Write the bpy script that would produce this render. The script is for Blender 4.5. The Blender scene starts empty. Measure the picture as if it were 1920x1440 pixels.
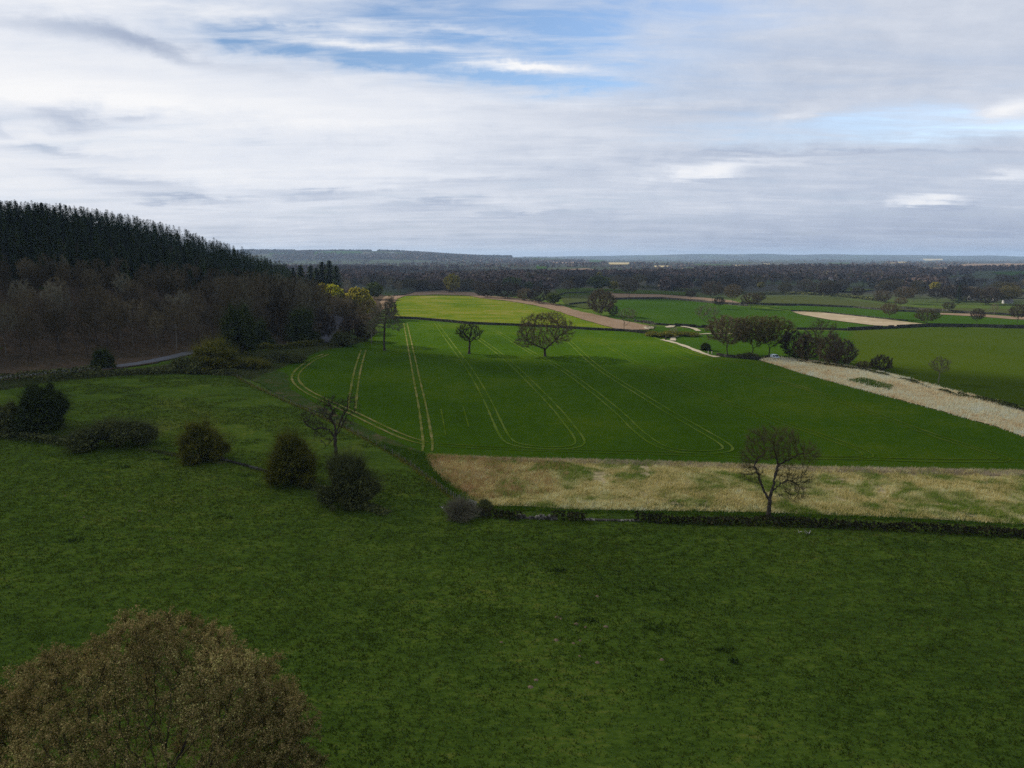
import bpy, math, random
import numpy as np
from mathutils import Vector, geometry
R = math.radians
SC = bpy.context.scene
COL = SC.collection
# ------------------------------------------------------------------ camera, light, exposure
FOC, PITCH, CAMZ = 1333.0, R(10.16), 42.0
cd = bpy.data.cameras.new('camera'); cam = bpy.data.objects.new('camera', cd); COL.objects.link(cam)
cam.location = (0, 0, CAMZ); cam.rotation_euler = (R(90) - PITCH, 0, 0)
cd.sensor_width = 36; cd.lens = 36 * FOC / 1920; cd.clip_start = 0.5; cd.clip_end = 60000
SC.camera = cam
SC.view_settings.view_transform = 'Standard'; SC.view_settings.look = 'None'
SC.view_settings.exposure = 0.35; SC.view_settings.gamma = 1; SC.view_settings.use_curve_mapping = False
SC.cycles.use_denoising = False
SC.cycles.max_bounces = 5; SC.cycles.diffuse_bounces = 2; SC.cycles.glossy_bounces = 1
SC.cycles.transmission_bounces = 2; SC.cycles.volume_bounces = 0; SC.cycles.transparent_max_bounces = 12
SUN_EL, SUN_AZ = R(30), R(59)                     # azimuth: degrees to the left of straight ahead
SUN = np.array([-math.sin(SUN_AZ) * math.cos(SUN_EL), math.cos(SUN_AZ) * math.cos(SUN_EL), math.sin(SUN_EL)])
ld = bpy.data.lights.new('sun', 'SUN'); ld.energy = 5.0; ld.angle = R(0.53); ld.color = (1.0, 0.95, 0.86)
lo = bpy.data.objects.new('sun', ld); COL.objects.link(lo); lo.location = (-300, 150, 250)
lo.rotation_euler = Vector(-SUN).to_track_quat('-Z', 'Y').to_euler()

# ------------------------------------------------------------------ node helper
class NT:
    def __init__(s, tree): s.t = tree; s.n = tree.nodes; s.l = tree.links
    def new(s, kind, **kw):
        x = s.n.new(kind)
        for k, v in kw.items(): setattr(x, k, v)
        return x
    def put(s, sock, v):
        if hasattr(v, 'is_linked') or isinstance(v, bpy.types.NodeSocket): s.l.new(v, sock)
        else: sock.default_value = v
    def m(s, op, a, b=0.0, c=None, clamp=False):
        x = s.new('ShaderNodeMath', operation=op, use_clamp=clamp)
        s.put(x.inputs[0], a); s.put(x.inputs[1], b)
        if c is not None: s.put(x.inputs[2], c)
        return x.outputs[0]
    def mix(s, f, a, b, mode='MIX'):
        x = s.new('ShaderNodeMix', data_type='RGBA', blend_type=mode)
        s.put(x.inputs[0], f)
        for sock, v in ((x.inputs[6], a), (x.inputs[7], b)):
            s.put(sock, v if isinstance(v, bpy.types.NodeSocket) else (*v, 1.0) if len(v) == 3 else v)
        return x.outputs[2]
    def noise(s, vec, scale, detail=4, rough=.55, dist=0.0):
        x = s.new('ShaderNodeTexNoise'); s.l.new(vec, x.inputs['Vector'])
        x.inputs['Scale'].default_value = scale; x.inputs['Detail'].default_value = detail
        x.inputs['Roughness'].default_value = rough; x.inputs['Distortion'].default_value = dist
        return x.outputs[0]
    def scale(s, vec, xyz, loc=(0, 0, 0), rot=(0, 0, 0)):
        x = s.new('ShaderNodeMapping'); s.l.new(vec, x.inputs[0])
        x.inputs['Scale'].default_value = xyz; x.inputs['Location'].default_value = loc; x.inputs['Rotation'].default_value = rot
        return x.outputs[0]
    def ramp(s, f, stops, interp='LINEAR'):
        x = s.new('ShaderNodeValToRGB'); x.color_ramp.interpolation = interp
        e = x.color_ramp.elements
        while len(e) < len(stops): e.new(0.5)
        for k, (p, c) in enumerate(stops): e[k].position = p; e[k].color = (*c, 1.0)
        s.put(x.inputs[0], f); return x.outputs[0]
    def smooth(s, v, lo, hi, to0=0.0, to1=1.0):
        x = s.new('ShaderNodeMapRange', interpolation_type='SMOOTHSTEP')
        s.put(x.inputs[0], v); x.inputs[1].default_value = lo; x.inputs[2].default_value = hi
        x.inputs[3].default_value = to0; x.inputs[4].default_value = to1
        return x.outputs[0]

def pix_dir(px, py):
    xc = (px - 960) / FOC; yc = (720 - py) / FOC
    return xc, math.cos(PITCH) + yc * math.sin(PITCH), yc * math.cos(PITCH) - math.sin(PITCH)

# ------------------------------------------------------------------ sky
def build_sky():
    w = bpy.data.worlds.new('World'); SC.world = w; w.use_nodes = True
    T = NT(w.node_tree); T.n.clear()
    tc = T.new('ShaderNodeTexCoord').outputs['Generated']
    sep = T.new('ShaderNodeSeparateXYZ'); T.l.new(tc, sep.inputs[0])
    X, Y, Z = sep.outputs
    sky = T.new('ShaderNodeTexSky', sky_type='NISHITA', sun_disc=False)
    sky.sun_elevation = SUN_EL; sky.sun_rotation = SUN_AZ_SKY; sky.altitude = 100; sky.air_density = 1.0; sky.dust_density = .6; sky.ozone_density = 1.5
    yy = T.m('MAXIMUM', Y, .04)
    A = T.m('DIVIDE', X, yy); E = T.m('DIVIDE', Z, yy)
    zc = T.m('ADD', T.m('MAXIMUM', Z, 0.0), .07)
    comb = T.new('ShaderNodeCombineXYZ')
    T.l.new(T.m('DIVIDE', X, zc), comb.inputs[0]); T.l.new(T.m('DIVIDE', Y, zc), comb.inputs[1])
    P = comb.outputs[0]
    n_big = T.noise(T.scale(P, (.55, 1.0, 1), (3.1, 1.7, 0), (0, 0, R(-14))), .55, 7, .55, .5)
    n_med = T.noise(T.scale(P, (.5, 1.25, 1), (7.1, 4.2, 0), (0, 0, R(-10))), 1.5, 8, .6, .35)
    n_fin = T.noise(T.scale(P, (.45, 1.3, 1), (1.3, 9.2, 2), (0, 0, R(-18))), 4.0, 8, .62, .4)
    dirn = T.noise(T.scale(tc, (1, 1, 2.2)), 7.0, 6, .55, .2)
    dirn2 = T.noise(T.scale(tc, (1, 1, 1.6), (5, 2, 1)), 26.0, 7, .62, .3)
    A2 = T.m('ADD', A, T.m('MULTIPLY', T.m('SUBTRACT', dirn, .5), .16))
    E2 = T.m('ADD', E, T.m('MULTIPLY', T.m('SUBTRACT', n_med, .5), .05))
    A2 = T.m('ADD', A2, T.m('MULTIPLY', T.m('SUBTRACT', dirn2, .5), .06))
    E2 = T.m('ADD', E2, T.m('MULTIPLY', T.m('SUBTRACT', dirn2, .5), .018))
    def blob(px, py, wx, wy, ang=0.0, p=1.0):
        d = pix_dir(px, py); a0, e0 = d[0] / d[1], d[2] / d[1]
        sa, se = wx / FOC / d[1], wy / FOC / d[1]
        c, s_ = math.cos(R(ang)), math.sin(R(ang))
        da = T.m('SUBTRACT', A2, a0); de = T.m('SUBTRACT', E2, e0)
        u = T.m('ADD', T.m('MULTIPLY', da, c / sa), T.m('MULTIPLY', de, -s_ / sa))
        v = T.m('ADD', T.m('MULTIPLY', da, s_ / se), T.m('MULTIPLY', de, c / se))
        q = T.m('ADD', T.m('MULTIPLY', u, u), T.m('MULTIPLY', v, v))
        g = T.m('EXPONENT', T.m('MULTIPLY', q, -1.0))
        return T.m('MULTIPLY', T.m('MULTIPLY', g, p), T.smooth(Y, .1, .25))
    def total(L):
        s = L[0]
        for b in L[1:]: s = T.m('ADD', s, b)
        return s
    blue = total([blob(860, 92, 330, 44, 6, 1.15), blob(610, 74, 210, 34, 6, 1.0), blob(720, 120, 200, 24, 8, .8), blob(960, 18, 330, 50, 4, 1.15), blob(1000, 70, 200, 60, 5, .6), blob(1330, 12, 260, 26, 3, .35), blob(700, 108, 190, 16, 8, .6),
                  blob(1060, 162, 120, 9, 2, .7), blob(1700, 222, 330, 20, -2, .7), blob(1880, 245, 260, 13, -3, .5), blob(1500, 262, 260, 14, 0, .3), blob(980, 130, 200, 22, 8, .45)])
    white = total([blob(980, 133, 130, 11, 3, .9), blob(720, 84, 190, 12, 5, .5), blob(900, 55, 200, 8, 6, .3), blob(600, 36, 160, 10, 4, .35), blob(1330, 322, 62, 15, -3, .85), blob(1745, 377, 48, 10, 0, .95), blob(1900, 203, 62, 15, -14, .9), blob(1880, 326, 46, 8, 0, .5), blob(1480, 218, 60, 14, -10, .4),
                   blob(470, 205, 560, 26, 4, .22), blob(120, 170, 300, 36, 4, .2), blob(760, 290, 260, 22, -3, .2), blob(1380, 307, 150, 6, -3, .35), blob(640, 330, 380, 20, 0, .15)])
    grey = total([blob(140, 62, 260, 20, 7, .62), blob(330, 95, 200, 16, 14, .45), blob(10, 240, 36, 18, 0, .6), blob(120, 218, 75, 20, 5, .6), blob(160, 240, 60, 14, 5, .4), blob(268, 226, 42, 12, 0, .55),
                  blob(95, 288, 130, 9, 4, .55), blob(225, 337, 150, 15, 6, .6), blob(330, 372, 110, 8, 4, .6), blob(590, 364, 110, 8, -1, .55), blob(820, 382, 115, 8, -3, .5), blob(960, 402, 100, 5, 0, .3), blob(880, 345, 120, 7, 0, .25),
                  blob(1340, 338, 66, 6, -2, .5), blob(1760, 391, 66, 5, 0, .45), blob(1230, 308, 40, 9, 0, .25), blob(1620, 288, 420, 5, -1, .3), blob(1270, 212, 330, 18, 0, .22), blob(1060, 330, 90, 12, 0, .2)])
    cov = T.m('SUBTRACT', 1.02, T.m('MULTIPLY', T.m('MULTIPLY', T.m('MINIMUM', blue, 1.0), 1.0), T.smooth(n_fin, .3, .7, 1.15, .5)))
    cov = T.m('ADD', cov, T.m('ADD', T.m('MULTIPLY', T.m('SUBTRACT', n_med, .54), .42), T.m('MULTIPLY', T.m('SUBTRACT', n_fin, .5), .28)))
    cov = T.m('ADD', cov, white, clamp=True)
    cov = T.m('MAXIMUM', cov, T.smooth(E, .02, .12, .97, .0))
    # brightness: the deck is whiter towards the sun (left) and greyer to the right and low down
    sunw = T.smooth(A, -.75, .62, 1.0, 0.0)
    b = T.m('ADD', T.m('MULTIPLY', sunw, .31), .53)
    b = T.m('ADD', b, T.m('MULTIPLY', T.m('SUBTRACT', n_big, .5), .30))
    b = T.m('ADD', b, T.m('MULTIPLY', T.m('SUBTRACT', n_med, .5), .34))
    b = T.m('ADD', b, T.m('MULTIPLY', T.m('SUBTRACT', n_fin, .5), .24))
    b = T.m('ADD', b, T.m('MULTIPLY', T.m('SUBTRACT', dirn2, .5), .17))
    b = T.m('SUBTRACT', b, T.m('MULTIPLY', grey, T.m('ADD', T.m('MULTIPLY', sunw, .20), .30)))
    b = T.m('ADD', b, T.m('MULTIPLY', white, .44))
    b = T.m('SUBTRACT', b, T.smooth(E, 0.0, .12, .16, .0))
    b = T.m('MULTIPLY', b, T.smooth(E, .45, 1.2, 1.0, .62), clamp=False)
    cloud = T.ramp(b, [(0.0, (.20, .25, .40)), (.28, (.34, .405, .555)), (.5, (.54, .60, .72)), (.75, (.79, .825, .90)), (1.0, (.97, .97, .98))])
    k = 10.0 / SKY_GAIN
    cl = T.new('ShaderNodeVectorMath', operation='SCALE'); T.l.new(cloud, cl.inputs[0]); cl.inputs[3].default_value = k
    skyb = T.new('ShaderNodeVectorMath', operation='MULTIPLY'); T.l.new(sky.outputs[0], skyb.inputs[0]); skyb.inputs[1].default_value = SKY_TINT
    col = T.mix(cov, skyb.outputs[0], cl.outputs[0])
    bg = T.new('ShaderNodeBackground'); T.l.new(col, bg.inputs[0]); bg.inputs[1].default_value = .1
    out = T.new('ShaderNodeOutputWorld'); T.l.new(bg.outputs[0], out.inputs[0])
SKY_GAIN = 2 ** SC.view_settings.exposure
SKY_TINT = (.95, 1.02, 1.12)
SUN_AZ_SKY = SUN_AZ
build_sky()

# ------------------------------------------------------------------ names, labels, meshes
def tag(o, label=None, cat=None, group=None, kind=None):
    if label: o['label'] = label
    if cat: o['category'] = cat
    if group: o['group'] = group
    if kind: o['kind'] = kind
    return o
def rawmesh(name, V, faces, mats, mat_idx=None, smooth=False):
    """faces: list of (n,k) int arrays"""
    me = bpy.data.meshes.new(name)
    V = np.asarray(V, dtype=np.float32)
    faces = [np.asarray(f, dtype=np.int32) for f in faces if len(f)]
    loops = np.concatenate([f.ravel() for f in faces])
    tot = np.concatenate([np.full(len(f), f.shape[1], np.int32) for f in faces])
    st = np.concatenate([[0], np.cumsum(tot)[:-1]]).astype(np.int32)
    me.vertices.add(len(V)); me.vertices.foreach_set('co', V.ravel())
    me.loops.add(len(loops)); me.loops.foreach_set('vertex_index', loops)
    me.polygons.add(len(tot)); me.polygons.foreach_set('loop_start', st)
    for m_ in (mats if isinstance(mats, (list, tuple)) else [mats]): me.materials.append(m_)
    if mat_idx is not None: me.polygons.foreach_set('material_index', np.asarray(mat_idx, np.int32))
    me.polygons.foreach_set('use_smooth', np.full(len(tot), smooth))
    me.update(calc_edges=True)
    return me
def link(name, data, parent=None, loc=None):
    o = bpy.data.objects.new(name, data); COL.objects.link(o)
    if parent is not None: o.parent = parent
    if loc is not None: o.location = loc
    return o
class MB:
    """collects boxes and tubes into one mesh"""
    def __init__(s): s.V = []; s.F3 = []; s.F4 = []; s.n = 0
    def add(s, V, f3=(), f4=()):
        V = np.asarray(V, float); s.V.append(V)
        if len(f3): s.F3.append(np.asarray(f3) + s.n)
        if len(f4): s.F4.append(np.asarray(f4) + s.n)
        s.n += len(V)
    def box(s, c, d, rz=0.0, jit=0.0, rng=None):
        x, y, z = np.array(d) / 2
        V = np.array([(sx * x, sy * y, sz * z) for sz in (-1, 1) for sx, sy in ((-1, -1), (1, -1), (1, 1), (-1, 1))], float)
        if jit: V += rng.normal(0, jit, V.shape)
        c_, s_ = math.cos(rz), math.sin(rz)
        V = np.c_[V[:, 0] * c_ - V[:, 1] * s_, V[:, 0] * s_ + V[:, 1] * c_, V[:, 2]] + np.array(c)
        s.add(V, f4=[(3, 2, 1, 0), (4, 5, 6, 7), (0, 1, 5, 4), (1, 2, 6, 5), (2, 3, 7, 6), (3, 0, 4, 7)])
    def tube(s, pts, rad, n=6):
        pts = np.asarray(pts, float); rad = np.broadcast_to(rad, (len(pts),))
        d = np.gradient(pts, axis=0); d /= np.linalg.norm(d, axis=1)[:, None] + 1e-9
        ref = np.where(np.abs(d[:, :1]) < .8, np.array([[1., 0, 0]]), np.array([[0., 1, 0]]))
        u = np.cross(d, ref); u /= np.linalg.norm(u, axis=1)[:, None]; v = np.cross(d, u)
        a = np.arange(n) * 2 * np.pi / n
        V = pts[:, None] + rad[:, None, None] * (np.cos(a)[None, :, None] * u[:, None] + np.sin(a)[None, :, None] * v[:, None])
        f = []
        for i in range(len(pts) - 1):
            for k in range(n):
                f.append((i * n + k, i * n + (k + 1) % n, (i + 1) * n + (k + 1) % n, (i + 1) * n + k))
        m = len(pts)
        VV = np.vstack([V.reshape(-1, 3), pts[:1], pts[-1:]])
        f3 = [(m * n, (k + 1) % n, k) for k in range(n)] + [(m * n + 1, (m - 1) * n + k, (m - 1) * n + (k + 1) % n) for k in range(n)]
        s.add(VV, f3=f3, f4=f)
    def mesh(s, name, mat, smooth=False):
        fs = []
        if s.F3: fs.append(np.concatenate(s.F3))
        if s.F4: fs.append(np.concatenate(s.F4))
        return rawmesh(name, np.concatenate(s.V), fs, mat, smooth=smooth)
    def build(s, name, mat, parent=None, smooth=False): return link(name, s.mesh(name, mat, smooth), parent)

# ------------------------------------------------------------------ materials
def material(name, stops, weights=(.35, .35, .3), scales=(.03, .35, 2.2), bump=0.0, bump_scale=3.0, aniso=(1, 1, 1), rough=.95, rand=0.0, island=0.0, transl=0.0, patch=None, obj=False, spec=0.0, rot=0.0):
    m = bpy.data.materials.new(name); m.use_nodes = True
    T = NT(m.node_tree); T.n.clear()
    geo = T.new('ShaderNodeNewGeometry')
    pos = T.new('ShaderNodeTexCoord').outputs['Object'] if obj else geo.outputs['Position']
    pv = T.scale(pos, aniso, rot=(0, 0, rot))
    f = None
    for k, (w, s_) in enumerate(zip(weights, scales)):
        x = T.m('MULTIPLY', T.noise(pv if k else pos, s_, 5, .6), w)
        f = x if f is None else T.m('ADD', f, x)
    f = T.m('MULTIPLY_ADD', T.m('SUBTRACT', f, .5 * sum(weights)), 1.9, .5)
    if rand:
        oi = T.new('ShaderNodeObjectInfo').outputs['Random']
        f = T.m('ADD', f, T.m('MULTIPLY', T.m('SUBTRACT', oi, .5), rand))
    if island:
        f = T.m('ADD', f, T.m('MULTIPLY', T.m('SUBTRACT', geo.outputs['Random Per Island'], .5), island))
    col = T.ramp(f, stops)
    if patch:                                        # second colour family in large patches
        pf = T.smooth(T.noise(pos, patch[0], 5, .6, .6), patch[1], patch[2])
        col = T.mix(pf, col, T.ramp(f, patch[3]))
    b = T.new('ShaderNodeBsdfPrincipled'); T.l.new(col, b.inputs['Base Color'])
    b.inputs['Roughness'].default_value = rough; b.inputs['Specular IOR Level'].default_value = spec
    if bump:
        bn = T.new('ShaderNodeBump'); bn.inputs['Strength'].default_value = bump; bn.inputs['Distance'].default_value = .35
        h = T.m('ADD', T.noise(pv, bump_scale, 5, .65), T.m('MULTIPLY', T.noise(pv, bump_scale * .22, 3, .6), 1.6))
        T.l.new(h, bn.inputs['Height']); T.l.new(bn.outputs[0], b.inputs['Normal'])
    out = T.new('ShaderNodeOutputMaterial'); sh = b.outputs[0]
    if transl:
        tr = T.new('ShaderNodeBsdfTranslucent'); T.l.new(col, tr.inputs[0])
        mx = T.new('ShaderNodeMixShader'); mx.inputs[0].default_value = transl
        T.l.new(sh, mx.inputs[1]); T.l.new(tr.outputs[0], mx.inputs[2]); sh = mx.outputs[0]
    T.l.new(sh, out.inputs[0])
    return m
def flat(name, c, rough=.6, spec=.3, metal=0.0):
    return material(name, [(0, tuple(v * .8 for v in c)), (1, tuple(min(1, v * 1.2) for v in c))], rough=rough, spec=spec, scales=(.3, 1.5, 6), obj=True)
G0 = lambda *c: [(p, k) for p, k in c]
M = {}
M['ground'] = material('grass_ground', G0((0, (0.0247, 0.0406, 0.0066)), (.38, (0.0445, 0.0754, 0.0099)), (.62, (0.0693, 0.1073, 0.0132)), (1, (0.1484, 0.1451, 0.0264))), (.42, .40, .62), (.022, .25, 1.9), bump=.8, bump_scale=1.3, aniso=(.45, 1, 1), patch=(.02, .55, .75, G0((0, (0.0544, 0.0697, 0.0099)), (.6, (0.1039, 0.1218, 0.0199)), (1, (0.1855, 0.1596, 0.0331)))))
M['pasture'] = material('pasture', G0((0, (0.0384, 0.0540, 0.0079)), (.5, (0.0653, 0.0912, 0.0132)), (1, (0.1190, 0.1200, 0.0238))), (0.6400, 0.4800, 0.3300), (.03, .25, 1.6), bump=.6, bump_scale=1.3, aniso=(.45, 1, 1))
M['crop'] = material('young_wheat', G0((0, (0.0234, 0.0473, 0.0034)), (.5, (0.0386, 0.0794, 0.0044)), (1, (0.0796, 0.1127, 0.0069))), (.75, .35, .35), (.016, .25, 2.5), bump=.5, bump_scale=3.5)
M['verge'] = material('field_edge', G0((0, (.022, .048, .008)), (.4, (.038, .065, .012)), (.62, (.065, .068, .022)), (.85, (.12, .095, .05)), (1, (.2, .15, .09))), (.5, .6, .5), (.06, .4, 2.0), bump=.7)
M['yellow'] = material('yellow_green_field', G0((0, (0.0382, 0.0819, 0.0040)), (.4, (0.0795, 0.1176, 0.0060)), (.6, (0.1219, 0.1418, 0.0100)), (.8, (0.1590, 0.1470, 0.0250)), (1, (0.2332, 0.1680, 0.0800))), (0.6360, 0.7350, 0.7000), (0.0212, 0.1260, 0.7500), bump=.4, aniso=(.3, 1, 1), rot=R(28))
M['earth'] = material('bare_earth', G0((0, (0.1076, 0.0704, 0.0414)), (.5, (0.1987, 0.1366, 0.0869)), (1, (0.2815, 0.2070, 0.1408))), (0.2700, 0.3600, 0.3600), (.03, .2, 1.2), bump=.5)
M['field1'] = material('green_field', G0((0, (0.0188, 0.0404, 0.0038)), (.5, (0.0293, 0.0647, 0.0051)), (1, (0.0502, 0.0845, 0.0076))), (0.4750, 0.2160, 0.1500), (0.0114, 0.0720, 0.6000), bump=.3)
M['field2'] = material('lime_green_field', G0((0, (0.0238, 0.0420, 0.0042)), (.5, (0.0409, 0.0624, 0.0056)), (1, (0.0627, 0.0780, 0.0098))), (0.3960, 0.1800, 0.1400), (0.0079, 0.0480, 0.5600), bump=.3)
M['field3'] = material('olive_field', G0((0, (0.0280, 0.0390, 0.0096)), (.5, (0.0480, 0.0585, 0.0160)), (1, (0.0800, 0.0788, 0.0280))), (0.4800, 0.2250, 0.1600), (0.0080, 0.0600, 0.6400), bump=.3)
M['straw'] = material('straw_ground', G0((0, (0.0931, 0.1165, 0.0270)), (.3, (0.2329, 0.1941, 0.0810)), (.6, (0.4657, 0.3648, 0.1890)), (1, (0.6520, 0.5278, 0.2970))), (0.4725, 0.5400, 0.5400), (.04, .3, 1.8), bump=.7, bump_scale=2.5)
M['track'] = material('wheel_track', G0((0, (.045, .080, .006)), (.35, (.09, .115, .014)), (.65, (.17, .155, .045)), (1, (.29, .22, .11))), (.6, .7, .5), (.03, .2, 1.2))
M['road'] = material('tarmac', G0((0, (0.0720, 0.0720, 0.0736)), (.5, (0.1200, 0.1200, 0.1224)), (1, (0.1760, 0.1760, 0.1760))), (0.2400, 0.3200, 0.3200), (.05, .5, 3))
M['path'] = material('pale_path', G0((0, (.20, .17, .10)), (.5, (.34, .29, .2)), (1, (.48, .43, .33))), (.3, .4, .4), (.05, .5, 2))
M['litter'] = material('leaf_litter', G0((0, (0.0288, 0.0242, 0.0137)), (.5, (0.0672, 0.0484, 0.0294)), (1, (0.1248, 0.0883, 0.0539))), (0.4800, 0.6000, 0.5600), (.05, .35, 2.0), bump=.7)
M['bark'] = material('bark', G0((0, (0.0240, 0.0192, 0.0144)), (.5, (0.0540, 0.0432, 0.0324)), (1, (0.1020, 0.0840, 0.0660))), (0.3600, 0.4800, 0.4800), (.5, 2, 9), obj=True, rand=.25)
M['bark_pale'] = material('pale_bark', G0((0, (0.0675, 0.0600, 0.0462)), (.5, (0.1500, 0.1320, 0.0980)), (1, (0.3000, 0.2700, 0.2100))), (.3, .4, .4), (.5, 2, 9), obj=True, rand=.2)
def twigs(n, a, b, c, rand=.7, island=.5): return material(n, G0((0, a), (.5, b), (1, c)), (.3, .3), (.08, .6), rand=rand, island=island, obj=True)
M['twig'] = twigs('brown_twigs', (0.0477, 0.0386, 0.0210), (0.0986, 0.0772, 0.0421), (0.1909, 0.1478, 0.0816))
M['twig_red'] = twigs('russet_twigs', (0.0629, 0.0505, 0.0280), (0.1364, 0.1050, 0.0575), (0.2361, 0.1904, 0.1057))
M['twig_grey'] = twigs('grey_twigs', (0.0734, 0.0653, 0.0405), (0.1531, 0.1367, 0.0843), (0.2857, 0.2551, 0.1601))
M['twig_dark'] = twigs('dark_twigs', (0.0306, 0.0255, 0.0187), (0.0680, 0.0544, 0.0391), (0.1275, 0.1020, 0.0714))
M['twig_olive'] = twigs('olive_twigs', (0.0480, 0.0420, 0.0180), (0.1020, 0.0900, 0.0360), (0.1950, 0.1650, 0.0660))
M['bud'] = material('bronze_buds', G0((0, (0.0853, 0.0824, 0.0202)), (.35, (0.1850, 0.1647, 0.0454)), (.6, (0.3131, 0.2471, 0.0857)), (.8, (0.4553, 0.3020, 0.1310)), (1, (0.5976, 0.5491, 0.1814))), (.6, .5), (.16, .6), island=.85, obj=True, transl=.3)
M['leaf_dark'] = material('evergreen_leaves', G0((0, (0.0162, 0.0226, 0.0078)), (.5, (0.0405, 0.0565, 0.0156)), (1, (0.1013, 0.1131, 0.0312))), (.4, .4), (.2, .9), rand=.2, island=.5, obj=True)
M['leaf_hedge'] = material('hedge_leaves', G0((0, (0.0299, 0.0324, 0.0142)), (.5, (0.0749, 0.0850, 0.0284)), (1, (0.2137, 0.2125, 0.0622))), (.4, .4), (.2, .9), rand=.2, island=.5)
M['leaf_olive'] = material('olive_leaves', G0((0, (0.0441, 0.0490, 0.0094)), (.5, (0.1029, 0.1069, 0.0187)), (1, (0.2450, 0.2117, 0.0343))), (.4, .4), (.2, .9), rand=.2, island=.6, obj=True, transl=.3)
M['leaf_lime'] = material('fresh_yellow_leaves', G0((0, (0.1920, 0.2080, 0.0096)), (.5, (0.4160, 0.4000, 0.0180)), (1, (0.6400, 0.5760, 0.0360))), (.4, .4), (.15, .6), island=.5, obj=True, transl=.3)
M['leaf_gold'] = material('gold_green_leaves', G0((0, (0.1350, 0.1275, 0.0120)), (.5, (0.2850, 0.2400, 0.0240)), (1, (0.4800, 0.4050, 0.0420))), (.4, .4), (.15, .6), island=.5, obj=True, transl=.3)
M['leaf_green'] = material('green_leaves', G0((0, (0.0375, 0.0562, 0.0088)), (.5, (0.0813, 0.1063, 0.0176)), (1, (0.1625, 0.1750, 0.0330))), (.4, .4), (.15, .6), island=.5, obj=True, transl=.2)
M['needle'] = material('conifer_needles', G0((0, (0.0193, 0.0305, 0.0131)), (.5, (0.0483, 0.0741, 0.0281)), (1, (0.1087, 0.1436, 0.0487))), (.3, .3), (.2, .8), rand=.55, island=.4, obj=True)
M['tuft'] = material('meadow_tufts', G0((0, (0.0269, 0.0440, 0.0052)), (.5, (0.0581, 0.0908, 0.0121)), (.85, (0.1231, 0.1375, 0.0207)), (1, (0.2685, 0.1719, 0.0692))), (.35, .35), (.03, .3), island=.55, transl=.3)
M['dry'] = material('dry_grass', G0((0, (0.1454, 0.2025, 0.0314)), (.24, (0.3391, 0.3037, 0.0816)), (.5, (0.7500, 0.5786, 0.2136)), (.8, (0.7500, 0.7500, 0.3895)), (1, (0.7500, 0.7500, 0.5780))), (.45, .55), (.05, .28), island=.55, transl=.25, patch=(.085, .45, .6, G0((0, (0.0565, 0.1446, 0.0125)), (.5, (0.1615, 0.2459, 0.0251)), (.8, (0.3552, 0.3616, 0.0753)), (1, (0.6781, 0.5496, 0.2010)))))
M['dry_pale'] = material('pale_dry_grass', G0((0, (0.3390, 0.2434, 0.0963)), (.3, (0.7125, 0.5192, 0.2752)), (.6, (0.7125, 0.6975, 0.4540)), (1, (0.7125, 0.6975, 0.6604))), (.45, .5), (.05, .28), island=.45, transl=.3)
M['lane'] = material('dark_tarmac', G0((0, (.05, .05, .055)), (.5, (.085, .085, .095)), (1, (.13, .13, .14))), (.3, .4, .4), (.05, .5, 3))  # a darker grey than the road's tarmac, for the lane mouth
M['pinkdry'] = material('pink_brown_stalks', G0((0, (0.2107, 0.1334, 0.0474)), (.5, (0.4389, 0.2757, 0.1081)), (1, (0.6672, 0.4803, 0.2297))), (.45, .5), (.05, .3), island=.5, transl=.2)
M['weed'] = material('green_weeds', G0((0, (0.0273, 0.0648, 0.0048)), (.5, (0.0683, 0.1378, 0.0108)), (.85, (0.1560, 0.2106, 0.0240)), (1, (0.4290, 0.3078, 0.0960))), (.45, .5), (.06, .5), island=.5, transl=.25)
M['stone'] = material('dry_stone', G0((0, (0.0375, 0.0338, 0.0273)), (.5, (0.0900, 0.0806, 0.0650)), (1, (0.2250, 0.2016, 0.1625))), (.3, .4, .4), (.3, 1.5, 6), island=.9)
M['darkwall'] = material('shaded_dry_stone', G0((0, (.016, .016, .012)), (.5, (.04, .038, .03)), (1, (.10, .095, .075))), (.3, .4, .4), (.3, 1.5, 6), island=.6)  # darker dry stone: the walls' shadowed facing side is put into the colour
M['wood'] = material('weathered_timber', G0((0, (.10, .085, .07)), (.5, (.2, .175, .15)), (1, (.36, .32, .28))), (.3, .4, .4), (.5, 4, 15), obj=True)
M['palewood'] = material('bleached_timber', G0((0, (.25, .22, .19)), (.5, (.42, .38, .33)), (1, (.6, .55, .5))), (.3, .4, .4), (.5, 4, 15), obj=True)
M['farwood'] = material('far_wood', G0((0, (0.0491, 0.0409, 0.0334)), (.35, (0.0937, 0.0685, 0.0557)), (.65, (0.1518, 0.1001, 0.0780)), (1, (0.1898, 0.1761, 0.0741))), (.6, .4), (.003, .02), island=.55)
M['render'] = flat('pale_render', (0.3720, 0.3600, 0.3300)); M['brick'] = flat('red_brick', (0.1500, 0.0780, 0.0540)); M['slate'] = flat('slate', (0.0600, 0.0600, 0.0660)); M['tile'] = flat('clay_tile', (0.1320, 0.0660, 0.0420))
M['glass'] = flat('window_glass', (.02, .025, .03), rough=.1, spec=.5)
M['paint'] = flat('pale_blue_paint', (.62, .72, .78), rough=.3, spec=.5); M['rubber'] = flat('rubber', (.02, .02, .02)); M['lamp'] = flat('lamp_lens', (.7, .7, .68), rough=.1); M['dirt'] = M['earth']
M['rush'] = material('dark_rushes', G0((0, (.012, .022, .006)), (.5, (.024, .042, .010)), (1, (.05, .07, .02))), (.35, .35), (.03, .3), island=.5, transl=.15)
M['lush'] = material('lush_yellow_green_grass', G0((0, (.05, .095, .010)), (.5, (.085, .135, .014)), (1, (.14, .17, .035))), (.35, .35), (.03, .3), island=.5, transl=.3)
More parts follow.
